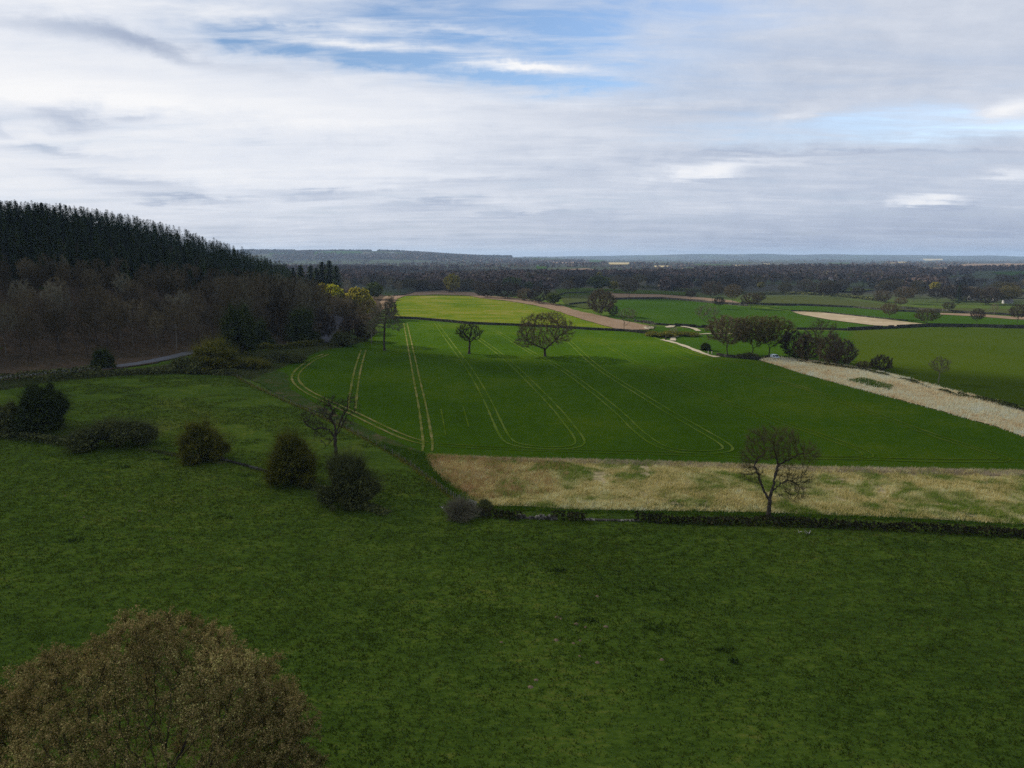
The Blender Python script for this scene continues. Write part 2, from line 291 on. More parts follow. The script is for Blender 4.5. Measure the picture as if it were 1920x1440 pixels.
M['track_green'] = material('green_wheel_track', G0((0, (.036, .080, .005)), (.45, (.075, .12, .010)), (.8, (.12, .15, .025)), (1, (.19, .18, .06))), (.7, .7, .4), (.02, .12, 1.2))
M['track_faint'] = material('faint_wheel_track', G0((0, (0.0510, 0.0936, 0.0052)), (.5, (0.0720, 0.1105, 0.0078)), (.75, (0.1125, 0.1430, 0.0130)), (1, (0.1950, 0.1950, 0.0390))), (.9, .8, .3), (.014, .06, 1.0))
M['fringe'] = material('pinkish_dry_grass', G0((0, (.20, .15, .08)), (.5, (.42, .33, .21)), (1, (.62, .52, .38))), (.45, .5), (.05, .28), island=.5, transl=.25)
M['leaf_hedge_dark'] = material('dark_hedge_leaves', G0((0, (.010, .010, .006)), (.5, (.026, .026, .012)), (.85, (.07, .06, .026)), (1, (.14, .11, .05))), (.4, .4), (.2, .9), island=.5)

# ------------------------------------------------------------------ terrain
def sm(v, a, b):
    t = np.clip((v - a) / (b - a), 0, 1); return t * t * (3 - 2 * t)
FOOT = np.array([(-520, -60), (-330, 100), (-240, 190), (-165, 232), (-131, 276), (-104, 340), (-95, 420), (-98, 540), (-115, 680), (-160, 850), (-260, 1050), (-420, 1300)], float)
def foot_dist(x, y):
    """signed distance from the foot of the wooded hill, positive up the hill"""
    best = np.full(x.shape, 1e9); sg = np.ones(x.shape)
    for (ax, ay), (bx, by) in zip(FOOT[:-1], FOOT[1:]):
        dx, dy = bx - ax, by - ay
        t = np.clip(((x - ax) * dx + (y - ay) * dy) / (dx * dx + dy * dy), 0, 1)
        d = np.hypot(x - ax - t * dx, y - ay - t * dy)
        s_ = np.sign(dx * (y - ay) - dy * (x - ax))
        k = d < best; best = np.where(k, d, best); sg = np.where(k, s_, sg)
    return best * sg
def height(x, y):
    x = np.asarray(x, float); y = np.asarray(y, float)
    r = np.hypot(x, y)
    d = foot_dist(x, y)
    z = 61 * sm(d, -4, 208) * (1 - sm(y, 490, 780)) + 14 * sm(d, 0, 160) * sm(y, 490, 780) * (1 - sm(y, 900, 1400))
    z += 5.0 * sm(-x, 15, 170) * (1 - sm(y, 270, 400)) * (1 - sm(d, 30, 120))
    z += 6.5 * np.exp(-((x + 50) / 170) ** 2 - ((y - 610) / 130) ** 2)
    z += .5 * np.sin(x * .021 + 1.0) * np.sin(y * .017 + .4) * sm(r, 60, 140)
    z += .10 * np.sin(x * .11 + 2 * np.sin(y * .07)) * np.sin(y * .13 + .6) * (1 - sm(r, 200, 320))
    a = x / np.maximum(y, 50.0)
    z += sm(r, 900, 2600) * 8 * (np.sin(x / 410 + 1.1) * np.sin(y / 530 + .5) + .5 * np.sin(x / 190 - y / 260)) - sm(r, 900, 2600) * 5
    ridge = np.interp(a, [-2, -.8, -.37, -.24, -.215, -.19, -.12, -.05, .03, .1, .19], [76, 80, 88, 89, 82, 84, 70, 47, 31, 17, 0])
    z += np.where(y > 0, ridge * np.exp(-((y - 6300) / 1150.) ** 2), 0)
    ridge2 = np.interp(a, [-.15, .1, .22, .3, .5, .62, .8, 2], [20, 50, 82, 88, 78, 62, 50, 40]) + 5 * np.sin(a * 31) + 3 * np.sin(a * 77)
    z += np.where(y > 0, ridge2 * np.exp(-((y - 11800) / 1500.) ** 2), 0)
    return z
def ray(P):
    """photograph pixels -> points on the terrain"""
    P = np.asarray(P, float).reshape(-1, 2)
    D = np.array([pix_dir(*p) for p in P])
    t = np.full(len(P), 22.0); done = np.zeros(len(P), bool); prev = t.copy()
    for _ in range(900):
        X = D * t[:, None]
        hit = (X[:, 2] + CAMZ) < height(X[:, 0], X[:, 1])
        done |= hit
        if done.all(): break
        prev = np.where(done, prev, t); t = np.where(done, t, t * 1.0075)
        if (t > 15500).all(): break
    lo_, hi_ = prev, t
    for _ in range(24):
        mid = (lo_ + hi_) / 2; X = D * mid[:, None]
        h = (X[:, 2] + CAMZ) < height(X[:, 0], X[:, 1])
        hi_ = np.where(h, mid, hi_); lo_ = np.where(h, lo_, mid)
    X = D * hi_[:, None]; X[:, 2] += CAMZ
    return X, hi_
def col_of(x, y, z):
    f = y * math.cos(PITCH) - (z - CAMZ) * math.sin(PITCH); u = y * math.sin(PITCH) + (z - CAMZ) * math.cos(PITCH)
    return 960 + FOC * x / f, 720 - FOC * u / f
def on(x, y, dz=0.0): return (x, y, float(height(x, y)) + dz)
def inside(poly, x, y):
    c = np.zeros(x.shape, bool); n = len(poly)
    for i in range(n):
        (x1, y1), (x2, y2) = poly[i], poly[i - 1]
        k = (y1 > y) != (y2 > y)
        with np.errstate(divide='ignore', invalid='ignore'):
            c ^= k & (x < (x2 - x1) * (y - y1) / (y2 - y1) + x1)
    return c
def densify(W, step, closed=True, jit=0.0, rng=None):
    out = []; n = len(W)
    for i in range(n if closed else n - 1):
        p, q = W[i], W[(i + 1) % n]
        st = step if np.isscalar(step) else max(step(p), .5)
        k = max(1, int(np.linalg.norm(q - p) / st))
        for j in range(k): out.append(p + (q - p) * j / k)
    if not closed: out.append(W[-1])
    out = np.array(out)
    if jit: out = out + rng.normal(0, 1, out.shape) * (jit if np.isscalar(jit) else np.array([jit(p) for p in out])[:, None])
    return out
LIFT = [0.0]
def curve_px(P, n=6):
    """smooth (Catmull-Rom) pixel polyline"""
    P = np.asarray(P, float); Q = np.vstack([2 * P[0] - P[1], P, 2 * P[-1] - P[-2]]); out = []
    for i in range(1, len(Q) - 2):
        for t in np.arange(n) / n:
            a, b, c, d = Q[i - 1], Q[i], Q[i + 1], Q[i + 2]
            out.append(.5 * (2 * b + (c - a) * t + (2 * a - 5 * b + 4 * c - d) * t * t + (3 * b - a - 3 * c + d) * t ** 3))
    out.append(P[-1]); return np.array(out)
def sheet_world(name, poly, mat, lift=0.05, jit=.004, kind='structure', seed=1):
    rng = np.random.default_rng(seed)
    poly = np.asarray(poly, float)[:, :2]
    cen = poly.mean(0); size = np.ptp(poly, axis=0).max(); dist = max(40, np.hypot(*cen))
    st = lambda p: max(1.5, .012 * np.hypot(*p))
    B = densify(poly, st, True, (lambda p: jit * min(60, np.hypot(*p) * .3)), rng)
    lo_, hi_ = B.min(0), B.max(0)
    near = max(20., np.hypot(*B.T).min())
    g = max(2.5, .017 * (near + dist) / 2, size / 90)
    gx, gy = np.meshgrid(np.arange(lo_[0], hi_[0], g), np.arange(lo_[1], hi_[1], g))
    gx = gx.ravel() + rng.uniform(-.2, .2, gx.size) * g; gy = gy.ravel() + rng.uniform(-.2, .2, gy.size) * g
    k = inside(B, gx, gy); I = np.c_[gx[k], gy[k]]
    if len(I):
        keep = np.ones(len(I), bool)
        for b in B: keep &= np.hypot(I[:, 0] - b[0], I[:, 1] - b[1]) > .3 * g
        I = I[keep]
    pts = np.vstack([B, I])
    v, e, f, *_ = geometry.delaunay_2d_cdt([Vector(p) for p in pts], [], [list(range(len(B)))], 1, 1e-5)
    v = np.array([tuple(p) for p in v]); f = np.array([t for t in f if len(t) == 3])
    z = height(v[:, 0], v[:, 1]) + lift + .0005 * np.hypot(v[:, 0], v[:, 1])
    return tag(link(name, rawmesh(name, np.c_[v, z], [f], mat, smooth=True)), kind=kind)
def sheet(name, px, mat, lift=0.05, **kw): return sheet_world(name, ray(px)[0], mat, lift, **kw)
def ribbon(name, W, width, mat, lift, kind='structure', rng=None, wob=0.0, fade=False):
    """strip along a world polyline"""
    W = np.asarray(W, float)[:, :2]
    W = densify(W, lambda p: max(1.2, .01 * np.hypot(*p)), False)
    d = np.gradient(W, axis=0); d /= np.linalg.norm(d, axis=1)[:, None] + 1e-9
    n = np.c_[-d[:, 1], d[:, 0]]
    w = np.full(len(W), width / 2.0)
    if wob: w = w * (1 + rng.uniform(-wob, wob, len(W)))
    L, Rr = W + n * w[:, None], W - n * w[:, None]
    P = np.stack([L, Rr], 1).reshape(-1, 2)
    z = height(P[:, 0], P[:, 1]) + lift + .0005 * np.hypot(P[:, 0], P[:, 1])
    i = np.arange(len(W) - 1) * 2
    return np.c_[P, z], np.c_[i + 1, i, i + 2, i + 3]

def build_ground():
    ang = np.concatenate([np.arange(-62, 62.01, .42), np.arange(65, 298, 3.0)])
    rad = [14.0]
    while rad[-1] < 16000: rad.append(rad[-1] * (1.0125 if rad[-1] < 2500 else 1.03))
    rad = np.array(rad); na, nr = len(ang), len(rad)
    A, Rr = np.meshgrid(R(1) * ang, rad)
    x, y = (Rr * np.sin(A)).ravel(), (Rr * np.cos(A)).ravel()
    x = np.append(x, 0); y = np.append(y, 0)
    V = np.c_[x, y, height(x, y)]
    i, j = np.meshgrid(np.arange(nr - 1), np.arange(na), indexing='ij')
    j2 = (j + 1) % na
    q = np.stack([i * na + j, i * na + j2, (i + 1) * na + j2, (i + 1) * na + j], -1).reshape(-1, 4)[:, ::-1]
    jj = np.arange(na); c = np.stack([np.full(na, nr * na), (jj + 1) % na, jj], 1)[:, ::-1]
    # the countryside beyond about a kilometre: a patchwork of dull fields
    m = M['ground']; T = NT(m.node_tree)
    b = [n for n in T.n if n.type == 'BSDF_PRINCIPLED'][0]
    old = b.inputs['Base Color'].links[0].from_socket
    geo = T.new('ShaderNodeNewGeometry').outputs['Position']
    vl = T.new('ShaderNodeVectorMath', operation='LENGTH'); T.l.new(geo, vl.inputs[0])
    vo = T.new('ShaderNodeTexVoronoi'); T.l.new(T.scale(geo, (.0034, .0022, 0), (0, 0, 0), (0, 0, .3)), vo.inputs['Vector']); vo.inputs['Scale'].default_value = 1
    sepc = T.new('ShaderNodeSeparateColor'); T.l.new(vo.outputs['Color'], sepc.inputs[0])
    pal = T.ramp(sepc.outputs[0], [(0, (.045, .044, .034)), (.3, (.05, .048, .036)), (.45, (.044, .052, .030)), (.62, (.055, .066, .032)), (.8, (.08, .074, .048)), (.9, (.045, .05, .035)), (1, (.16, .13, .085))], 'CONSTANT')
    T.l.new(T.mix(T.smooth(vl.outputs['Value'], 620, 1000), old, pal), b.inputs['Base Color'])
    tag(link('ground', rawmesh('ground', V, [q, c], m, smooth=True)), kind='structure')
build_ground()

# ------------------------------------------------------------------ fields, traced on the photograph and laid on the terrain
CROP = [(470, 700), (500, 693), (540, 664), (600, 648), (660, 640), (705, 629), (722, 605), (740, 598), (800, 602), (880, 609), (975, 612), (1100, 619), (1170, 622), (1222, 628), (1245, 638), (1280, 652),
        (1322, 666), (1362, 671), (1425, 677), (1450, 684), (1502, 701), (1590, 726), (1680, 750), (1775, 776), (1865, 801), (1920, 821), (2080, 880), (2060, 888),
        (1920, 886), (1740, 882), (1540, 879), (1260, 869), (930, 862), (812, 855), (780, 850), (715, 822), (640, 790), (560, 755), (500, 722)]
sheet('crop_field', CROP, M['crop'], .05)
sheet('field_edge', [(430, 690), (470, 684), (500, 690), (540, 702), (542, 728), (590, 757), (660, 790), (720, 820), (792, 848), (810, 857), (795, 866), (740, 852), (690, 822), (600, 776), (545, 752), (470, 712)], M['verge'], .09)
ROUGH = [(796, 852), (930, 862), (1260, 869), (1540, 879), (1740, 882), (1920, 886), (2090, 889), (2140, 985), (1920, 984), (1700, 972), (1440, 962), (1240, 958), (1100, 957), (980, 950), (905, 950), (880, 938), (850, 915), (815, 885)]
sheet('rough_grassland', ROUGH, M['straw'], .08)
STRIP = [(1424, 676), (1440, 669), (1520, 677), (1620, 692), (1690, 708), (1760, 727), (1840, 748), (1920, 772), (2080, 815), (2110, 880), (1920, 819), (1865, 799), (1775, 774), (1680, 748), (1590, 724), (1502, 700), (1450, 683)]
sheet('rough_strip', STRIP, M['dry_pale'], .08)
YEL = [(724, 572), (738, 560), (760, 553), (800, 549), (860, 549), (900, 557), (950, 562), (1000, 570), (1040, 579), (1080, 592), (1120, 607), (1160, 618), (1100, 615), (975, 608), (880, 604), (800, 598), (735, 594)]
sheet('yellow_green_field', YEL, M['yellow'], .05)
sheet('bare_margin', [(714, 566), (728, 556), (770, 549), (830, 546), (885, 549), (930, 557), (1000, 564), (1050, 573), (1090, 586), (1130, 594), (1170, 603), (1218, 612), (1215, 620), (1165, 620), (1130, 611), (1080, 596), (1040, 583), (1000, 573), (950, 565), (900, 560), (872, 555), (820, 553), (770, 555), (742, 564), (730, 580), (715, 580)], M['earth'], .35, jit=.01)
sheet('pasture', [(1158, 608), (1290, 617), (1600, 622), (1610, 690), (1445, 671), (1362, 670), (1322, 665), (1280, 651), (1247, 638), (1222, 627)], M['field1'], .05)
sheet('green_field', [(1140, 600), (1150, 575), (1160, 563), (1240, 561), (1300, 566), (1375, 574), (1430, 579), (1482, 584), (1500, 591), (1560, 602), (1640, 612), (1700, 615), (1600, 619), (1500, 617), (1335, 615), (1250, 610), (1190, 603)], M['field1'], .05)
sheet('lime_field', [(1590, 621), (1720, 616), (1920, 617), (2200, 620), (2200, 830), (1920, 762), (1800, 735), (1700, 710), (1600, 690), (1560, 660)], M['field2'], .05)
sheet('straw_field', [(1485, 585), (1530, 585.5), (1600, 593), (1680, 602), (1736, 609), (1715, 614), (1640, 611), (1560, 601), (1500, 590)], M['fringe'], .12)
sheet('upper_field', [(1440, 577), (1500, 574), (1600, 578), (1680, 585), (1800, 589), (2100, 597), (2100, 612), (1900, 610), (1740, 607), (1680, 600), (1600, 591), (1530, 583), (1480, 582)], M['field1'], .12)
sheet('olive_field', [(1435, 557), (1500, 556), (1560, 559), (1640, 569), (1720, 577), (1900, 580), (2100, 588), (2100, 596), (1800, 587), (1680, 583), (1600, 576), (1500, 572), (1440, 573), (1400, 566)], M['field3'], .12)
sheet('brown_field', [(1140, 551), (1240, 553), (1310, 558), (1370, 564), (1392, 570), (1330, 567), (1240, 560), (1152, 561)], M['earth'], .2)
sheet('brown_strip', [(1762, 588), (1830, 590), (1900, 595), (2050, 600), (2050, 604), (1898, 600), (1830, 594.5), (1762, 591)], M['earth'], .3)
sheet('hill_pasture', [(1040, 543), (1085, 540), (1160, 543), (1240, 546), (1290, 549), (1310, 556), (1240, 552.5), (1140, 550), (1060, 556), (1048, 552)], M['field2'], .15)
sheet('small_field', [(1050, 560), (1060, 556), (1140, 551), (1150, 562), (1142, 575), (1100, 580), (1060, 572)], M['field3'], .15)
for nm, mt, P in (('bright_field', 'field1', [(752, 517), (770, 517), (793, 522), (785, 525), (757, 523)]), ('bright_field', 'field2', [(814, 533), (880, 532), (880, 536), (816, 537)]),
        ('tan_field', 'earth', [(1040, 507), (1100, 504), (1146, 510), (1130, 514), (1072, 511)]), ('tan_field', 'earth', [(1026, 491), (1083, 491), (1090, 494), (1040, 495)]),
        ('hill_field', 'field1', [(1104, 488), (1131, 488), (1133, 493), (1106, 493)]), ('pale_field', 'straw', [(1140, 493), (1180, 493), (1178, 497), (1143, 497)]), ('pale_field', 'straw', [(1226, 499), (1256, 499), (1254, 502), (1228, 502)]),
        ('valley_field', 'field1', [(1004, 499), (1026, 499), (1024, 506), (1007, 506)]), ('pale_field', 'straw', [(1374, 497.5), (1404, 498), (1404, 501), (1378, 501.5)]), ('pale_field', 'straw', [(1432, 495), (1444, 495), (1443, 497), (1433, 497)]),
        ('valley_field', 'field2', [(1300, 496), (1372, 496), (1370, 500), (1310, 500)]), ('pale_field', 'straw', [(1730, 486), (1768, 486), (1766, 489), (1732, 489)]), ('tan_field', 'earth', [(1718, 503), (1780, 503), (1776, 509), (1720, 508)]),
        ('valley_field', 'field2', [(1553, 493), (1594, 493), (1590, 498), (1556, 499)]), ('hill_field', 'field1', [(500, 474), (575, 472), (598, 474), (590, 480), (520, 480)]), ('hill_field', 'field1', [(596, 469), (640, 470), (680, 475), (640, 478), (602, 477)]),
        ('hill_field', 'field3', [(690, 472), (800, 474), (900, 480), (880, 485), (760, 479)]), ('valley_field', 'field1', [(1540, 529), (1570, 529), (1568, 534), (1545, 534)]), ('tan_field', 'earth', [(926, 487), (960, 486.5), (968, 489), (932, 489.5)]),
        ('hill_field', 'field3', [(1000, 484.5), (1060, 486), (1050, 490), (990, 489)]), ('valley_field', 'field1', [(1860, 512), (1925, 510), (1980, 516), (1880, 519)]), ('pale_field', 'straw', [(1660, 492), (1700, 491.5), (1705, 494), (1664, 495)]),
        ('tan_field', 'earth', [(1800, 497), (1890, 494), (1960, 498), (1890, 503), (1810, 502)]), ('valley_field', 'field3', [(1180, 507), (1290, 505), (1300, 511), (1190, 513)]), ('valley_field', 'field1', [(915, 548), (925, 546), (940, 549), (930, 552)]),
        ('tan_field', 'earth', [(1236, 521), (1290, 520), (1296, 525), (1240, 527)]), ('valley_field', 'field3', [(1500, 541), (1560, 539), (1640, 545), (1600, 549), (1510, 547)]), ('valley_field', 'field3', [(1820, 545), (1925, 543), (1980, 550), (1830, 553)])):
    sheet(nm, P, M[mt], 1.2, jit=.012, seed=len(P) + int(P[0][0]))

# far edges of tracks, lanes
rng = np.random.default_rng(5)
def lane(name, px, width, mat, lift=.14, wob=.12, n=5):
    V, q = ribbon(name, ray(curve_px(px, n))[0], width, mat, lift, rng=rng, wob=wob)
    return tag(link(name, rawmesh(name, V, [q], M[mat], smooth=True)), kind='structure')
lane('road', [(-60, 716), (60, 703), (130, 695), (200, 690), (280, 679), (360, 662), (420, 652), (500, 648), (580, 644), (612, 632), (630, 612), (638, 596), (640, 580)], 5.2, 'road', .16)
lane('footpath', [(1240, 638), (1250, 640), (1278, 648), (1322, 665), (1345, 671)], 2.4, 'path', .25, .4)
lane('footpath', [(1262, 640), (1263, 634), (1275, 631), (1330, 627), (1400, 627)], 2.6, 'path', .3, .35)
lane('footpath', [(1278, 613), (1300, 617), (1310, 622)], 3.0, 'path', .3, .35)
sheet('stony_ground', [(1246, 614), (1256, 611.5), (1266, 612), (1263, 615), (1250, 615.5)], M['path'], .3)
sheet('stony_ground', [(1206, 615), (1224, 614), (1226, 618), (1210, 619)], M['path'], .5)
TRAMS = [[(618, 663), (585, 676), (553, 703), (557, 722), (595, 746), (660, 774), (718, 803), (770, 826), (803, 833)],
         [(682, 656), (670, 697), (662, 745), (659, 772)],
         [(760, 606), (772, 665), (784, 725), (793, 768), (800, 816), (803, 836), (800, 850)],
         [(817, 606), (845, 645), (880, 693), (905, 735), (925, 775), (937, 803), (950, 826), (972, 837), (1030, 842), (1078, 840), (1090, 829), (1075, 808), (1045, 770), (985, 708), (940, 667), (903, 640), (885, 626)],
         [(905, 610), (940, 628), (1000, 664), (1060, 697), (1150, 765), (1188, 802), (1222, 830), (1258, 846), (1320, 850), (1360, 847), (1366, 839), (1335, 819), (1270, 783), (1200, 740), (1125, 693), (1065, 639)],
         [(1090, 625), (1140, 650), (1215, 695), (1300, 730), (1420, 777), (1560, 825), (1612, 845), (1632, 856), (1600, 860), (1500, 858), (1420, 855)],
         [(1230, 650), (1300, 680), (1380, 700), (1465, 716), (1535, 738), (1615, 768), (1690, 796), (1790, 831), (1865, 853), (1888, 863), (1850, 866), (1750, 865), (1640, 862)],
         [(803, 834), (900, 840), (1040, 846), (1260, 852), (1400, 857), (1640, 862), (1900, 866), (2040, 868)],
         [(1225, 630), (1290, 660), (1340, 673), (1400, 680)]]
for k, t in enumerate(TRAMS):
    W = ray(curve_px(t, 6))[0][:, :2]
    W = densify(W, 2.0, False)
    ker = np.ones(9) / 9
    Wp = np.vstack([np.repeat(W[:1], 4, 0), W, np.repeat(W[-1:], 4, 0)])
    W = np.c_[np.convolve(Wp[:, 0], ker, 'valid'), np.convolve(Wp[:, 1], ker, 'valid')]
    d = np.gradient(W, axis=0); d /= np.linalg.norm(d, axis=1)[:, None] + 1e-9
    nrm = np.c_[-d[:, 1], d[:, 0]]
    Vs, Qs, n0 = [], [], 0
    wd = (.7, .65, .6, .55, .5, .38, .34, .3, .9)[k]
    for s_ in (-1, 1):
        V, q = ribbon('x', W + nrm * s_ * (1.05 if k != 8 else 1.6), wd, None, .14, rng=rng, wob=.35)
        Vs.append(V); Qs.append(q + n0); n0 += len(V)
    tag(link('wheel_track', rawmesh('wheel_track', np.vstack(Vs), [np.vstack(Qs)], M[('track', 'track', 'track', 'track_green', 'track_green', 'track_faint', 'track_faint', 'track_faint', 'track_faint')[k]], smooth=True)), kind='structure')
for px in ([(827, 768), (830, 785), (836, 818)], [(868, 762), (879, 802)]):
    V, q = ribbon('x', ray(px)[0], .35, None, .14, rng=rng, wob=.4)
    tag(link('wheel_track', rawmesh('wheel_track', V, [q], M['track_faint'])), kind='structure')
0 and sheet('worn_corner', [(775, 826), (800, 822), (826, 830), (815, 838), (803, 850), (788, 846), (770, 834)], M['track'], .11, jit=.02)
0 and sheet('molehill_earth', [(1310, 670), (1330, 666), (1318, 676)], M['yellow'], .3)
# woodland floor, road banks
up = [(-520, -60), (-330, 100), (-243, 184), (-168, 228), (-134, 274), (-104, 334), (-92, 420), (-94, 540), (-112, 680), (-160, 850), (-260, 1050), (-700, 1050), (-760, 300), (-640, -60)]
sheet_world('woodland_floor', up, M['litter'], .07)
sheet('road_bank', [(-60, 726), (100, 706), (240, 694), (380, 676), (440, 664), (520, 655), (600, 646), (640, 638), (700, 628), (690, 634), (600, 652), (540, 668), (500, 690), (440, 700), (370, 694), (230, 699), (100, 712), (-60, 740)], M['verge'], .10)

# ------------------------------------------------------------------ blades, leaves
def blades(P, nb, h, w, lean, rng, dirv=None, spread=.25, hv=.35):
    """P: tuft bases (N,3) -> triangles, one island per blade"""
    N = len(P) * nb
    B = np.repeat(P, nb, 0) + np.c_[rng.normal(0, spread, (N, 2)), np.zeros(N)]
    B[:, 2] = height(B[:, 0], B[:, 1])
    hh = np.repeat(rng.uniform(1 - hv, 1 + hv, len(P)), nb) * h * rng.uniform(.7, 1.15, N)
    a = rng.uniform(0, 2 * np.pi, N)
    L = np.c_[np.cos(a), np.sin(a)] * rng.uniform(.05, .5, N)[:, None] * lean
    if dirv is not None: L += np.array(dirv)
    b = rng.uniform(0, np.pi, N); s = np.c_[np.cos(b), np.sin(b), np.zeros(N)] * (w / 2)
    tip = B + np.c_[L * hh[:, None], hh]
    V = np.stack([B - s, B + s, tip], 1).reshape(-1, 3)
    return V, np.arange(N * 3).reshape(-1, 3)
def scatter(poly, dens, rng, keep=None):
    poly = np.asarray(poly)[:, :2]; lo_, hi_ = poly.min(0), poly.max(0)
    n = int(np.prod(hi_ - lo_) * dens)
    p = rng.uniform(lo_, hi_, (n, 2)); p = p[inside(poly, p[:, 0], p[:, 1])]
    if keep is not None: p = p[keep(p)]
    return np.c_[p, height(p[:, 0], p[:, 1])]
def in_view(p, m=.06):
    f = p[:, 1] * math.cos(PITCH) + 42 * math.sin(PITCH)
    return (np.abs(p[:, 0]) < (.72 + m) * f + 3)
def stuff(name, parts, mat):
    V = np.vstack([p[0] for p in parts]); n = 0; F = []
    for v, f in parts: F.append(f + n); n += len(v)
    return tag(link(name, rawmesh(name, V, F, mat)), kind='stuff')
def noise2(p, s, seed=0):
    r_ = np.random.default_rng(seed); v = 0
    for k in range(5):
        a = r_.uniform(0, 6.28); f = s * (1.5 ** k)
        v = v + np.sin((p[:, 0] * math.cos(a) + p[:, 1] * math.sin(a)) * f + r_.uniform(0, 6)) / (1.2 ** k)
    return v / 2.6
def grass_stuff():
    rng = np.random.default_rng(11)
    rw = ray(ROUGH)[0]
    p = scatter(rw, 13, rng, in_view)
    g = noise2(p, .22, 3) + .6 * noise2(p, .9, 4)
    # the edge beside the hedge is mown and green
    px_low = 0
    tall = p[g < .85]
    stuff('rough_grass', [blades(tall[::2], 7, .62, .10, .9, rng, (.38, .16)), blades(tall[1::2], 7, .42, .11, 1.1, rng, (.30, .10))], M['dry'])
    near = scatter(ray([(800, 856), (1090, 866), (1040, 925), (900, 942), (850, 915), (815, 886)])[0], 9, rng)
    cx_ = col_of(near[:, 0], near[:, 1], near[:, 2])[0]; near = near[rng.uniform(0, 1, len(near)) < np.clip((1085 - cx_) / 240 + .35 * noise2(near, .5, 41), 0, 1)]
    stuff('dead_stalks', [blades(near, 6, .85, .07, .5, rng, (.08, .02))], M['pinkdry'])
    top = scatter(ray([(830, 856), (930, 861), (1260, 868), (1540, 878), (1740, 881), (1920, 885), (2090, 888), (2100, 897), (1920, 896), (1740, 892), (1540, 888), (1260, 877), (930, 867)])[0], 11, rng, in_view)
    stuff('pale_grass_fringe', [blades(top, 6, .62, .10, .8, rng, (.4, .15))], M['fringe'])
    low = scatter(ray([(905, 944), (1100, 945), (1440, 948), (1920, 968), (2140, 972), (2140, 992), (1920, 988), (1440, 968), (1240, 964), (1100, 962), (905, 956)])[0], 16, rng, in_view)
    low2 = scatter(ray([(790, 850), (812, 856), (850, 905), (905, 945), (890, 952), (840, 922), (790, 882), (700, 830), (690, 822), (740, 838)])[0], 14, rng)
    stuff('green_weeds', [blades(low, 6, .30, .12, 1.2, rng), blades(low2, 7, .45, .14, 1.0, rng)], M['weed'])
    q = scatter(ray(STRIP)[0], 3.2, rng, in_view)
    stuff('dry_grass_strip', [blades(q, 6, .85, .20, .8, rng, (.35, .1), spread=.4)], M['dry_pale'])
    q = scatter(ray([(1590, 716), (1620, 712), (1672, 727), (1668, 733), (1630, 726)])[0], 6, rng)
    stuff('nettle_patch', [blades(q, 6, 1.0, .3, .8, rng, spread=.4)], M['weed'])
    fore = [(-130, 150), (-105, 118), (-70, 60), (-42, 36), (42, 36), (110, 100), (125, 112), (20, 118), (0, 120), (-12, 128), (-40, 141), (-75, 158), (-110, 168)]
    p = scatter(fore, 7.5, rng, in_view)
    g = noise2(p, .10, 9) + .7 * noise2(p, .5, 10)
    p = p[rng.uniform(-2.6, 2.0, len(p)) < g + .25]
    stuff('meadow_grass', [blades(p, 4, .17, .14, 1.6, rng, spread=.22, hv=.6)], M['tuft'])
    mid = scatter(ray([(60, 705), (230, 702), (440, 708), (560, 768), (690, 830), (845, 935), (720, 925), (600, 890), (420, 850), (150, 812), (0, 790)])[0], 2.2, rng, in_view)
    mid = mid[noise2(mid, .12, 12) > -.2]
    stuff('meadow_grass', [blades(mid, 4, .2, .2, 1.5, rng, spread=.4, hv=.6)], M['tuft'])
    cp = scatter(ray([(803, 850), (930, 859), (1260, 866), (1540, 876), (1920, 882), (2060, 884), (1990, 850), (1800, 846), (1500, 840), (1300, 835), (1000, 822), (800, 815)])[0], 3.0, rng, in_view)
grass_stuff()

# ------------------------------------------------------------------ leaf clouds for bushes and hedges
def quads(C, size, rng, up=.0, stretch=1.5):
    N = len(C)
    n = rng.normal(0, 1, (N, 3)); n[:, 2] += up; n /= np.linalg.norm(n, axis=1)[:, None]
    r_ = rng.normal(0, 1, (N, 3)); u = np.cross(n, r_); u /= np.linalg.norm(u, axis=1)[:, None]; v = np.cross(n, u)
    s = (size * rng.uniform(.6, 1.4, N))[:, None] if np.isscalar(size) else size[:, None]
    V = np.stack([C - u * s * stretch, C - v * s, C + u * s * stretch, C + v * s], 1).reshape(-1, 3)
    return V, np.arange(N * 4).reshape(-1, 4)
def lump_points(lumps, n, rng, depth=.35):
    """points in the outer shell of a union of ellipsoids (c, r)"""
    C = np.array([l[0] for l in lumps], float); Rr = np.array([l[1] for l in lumps], float)
    w = (Rr[:, 0] * Rr[:, 2]); k = rng.choice(len(lumps), n * 2, p=w / w.sum())
    d = rng.normal(0, 1, (n * 2, 3)); d /= np.linalg.norm(d, axis=1)[:, None]
    rad = 1.04 - np.abs(rng.normal(0, depth, n * 2)); rad = np.clip(rad, .1, 1.12)
    P = C[k] + d * Rr[k] * rad[:, None]
    q = np.min([(((P - c) / r) ** 2).sum(1) for c, r in zip(C, Rr)], axis=0)
    return P[(q > .25) & (P[:, 2] > .02)][:n]
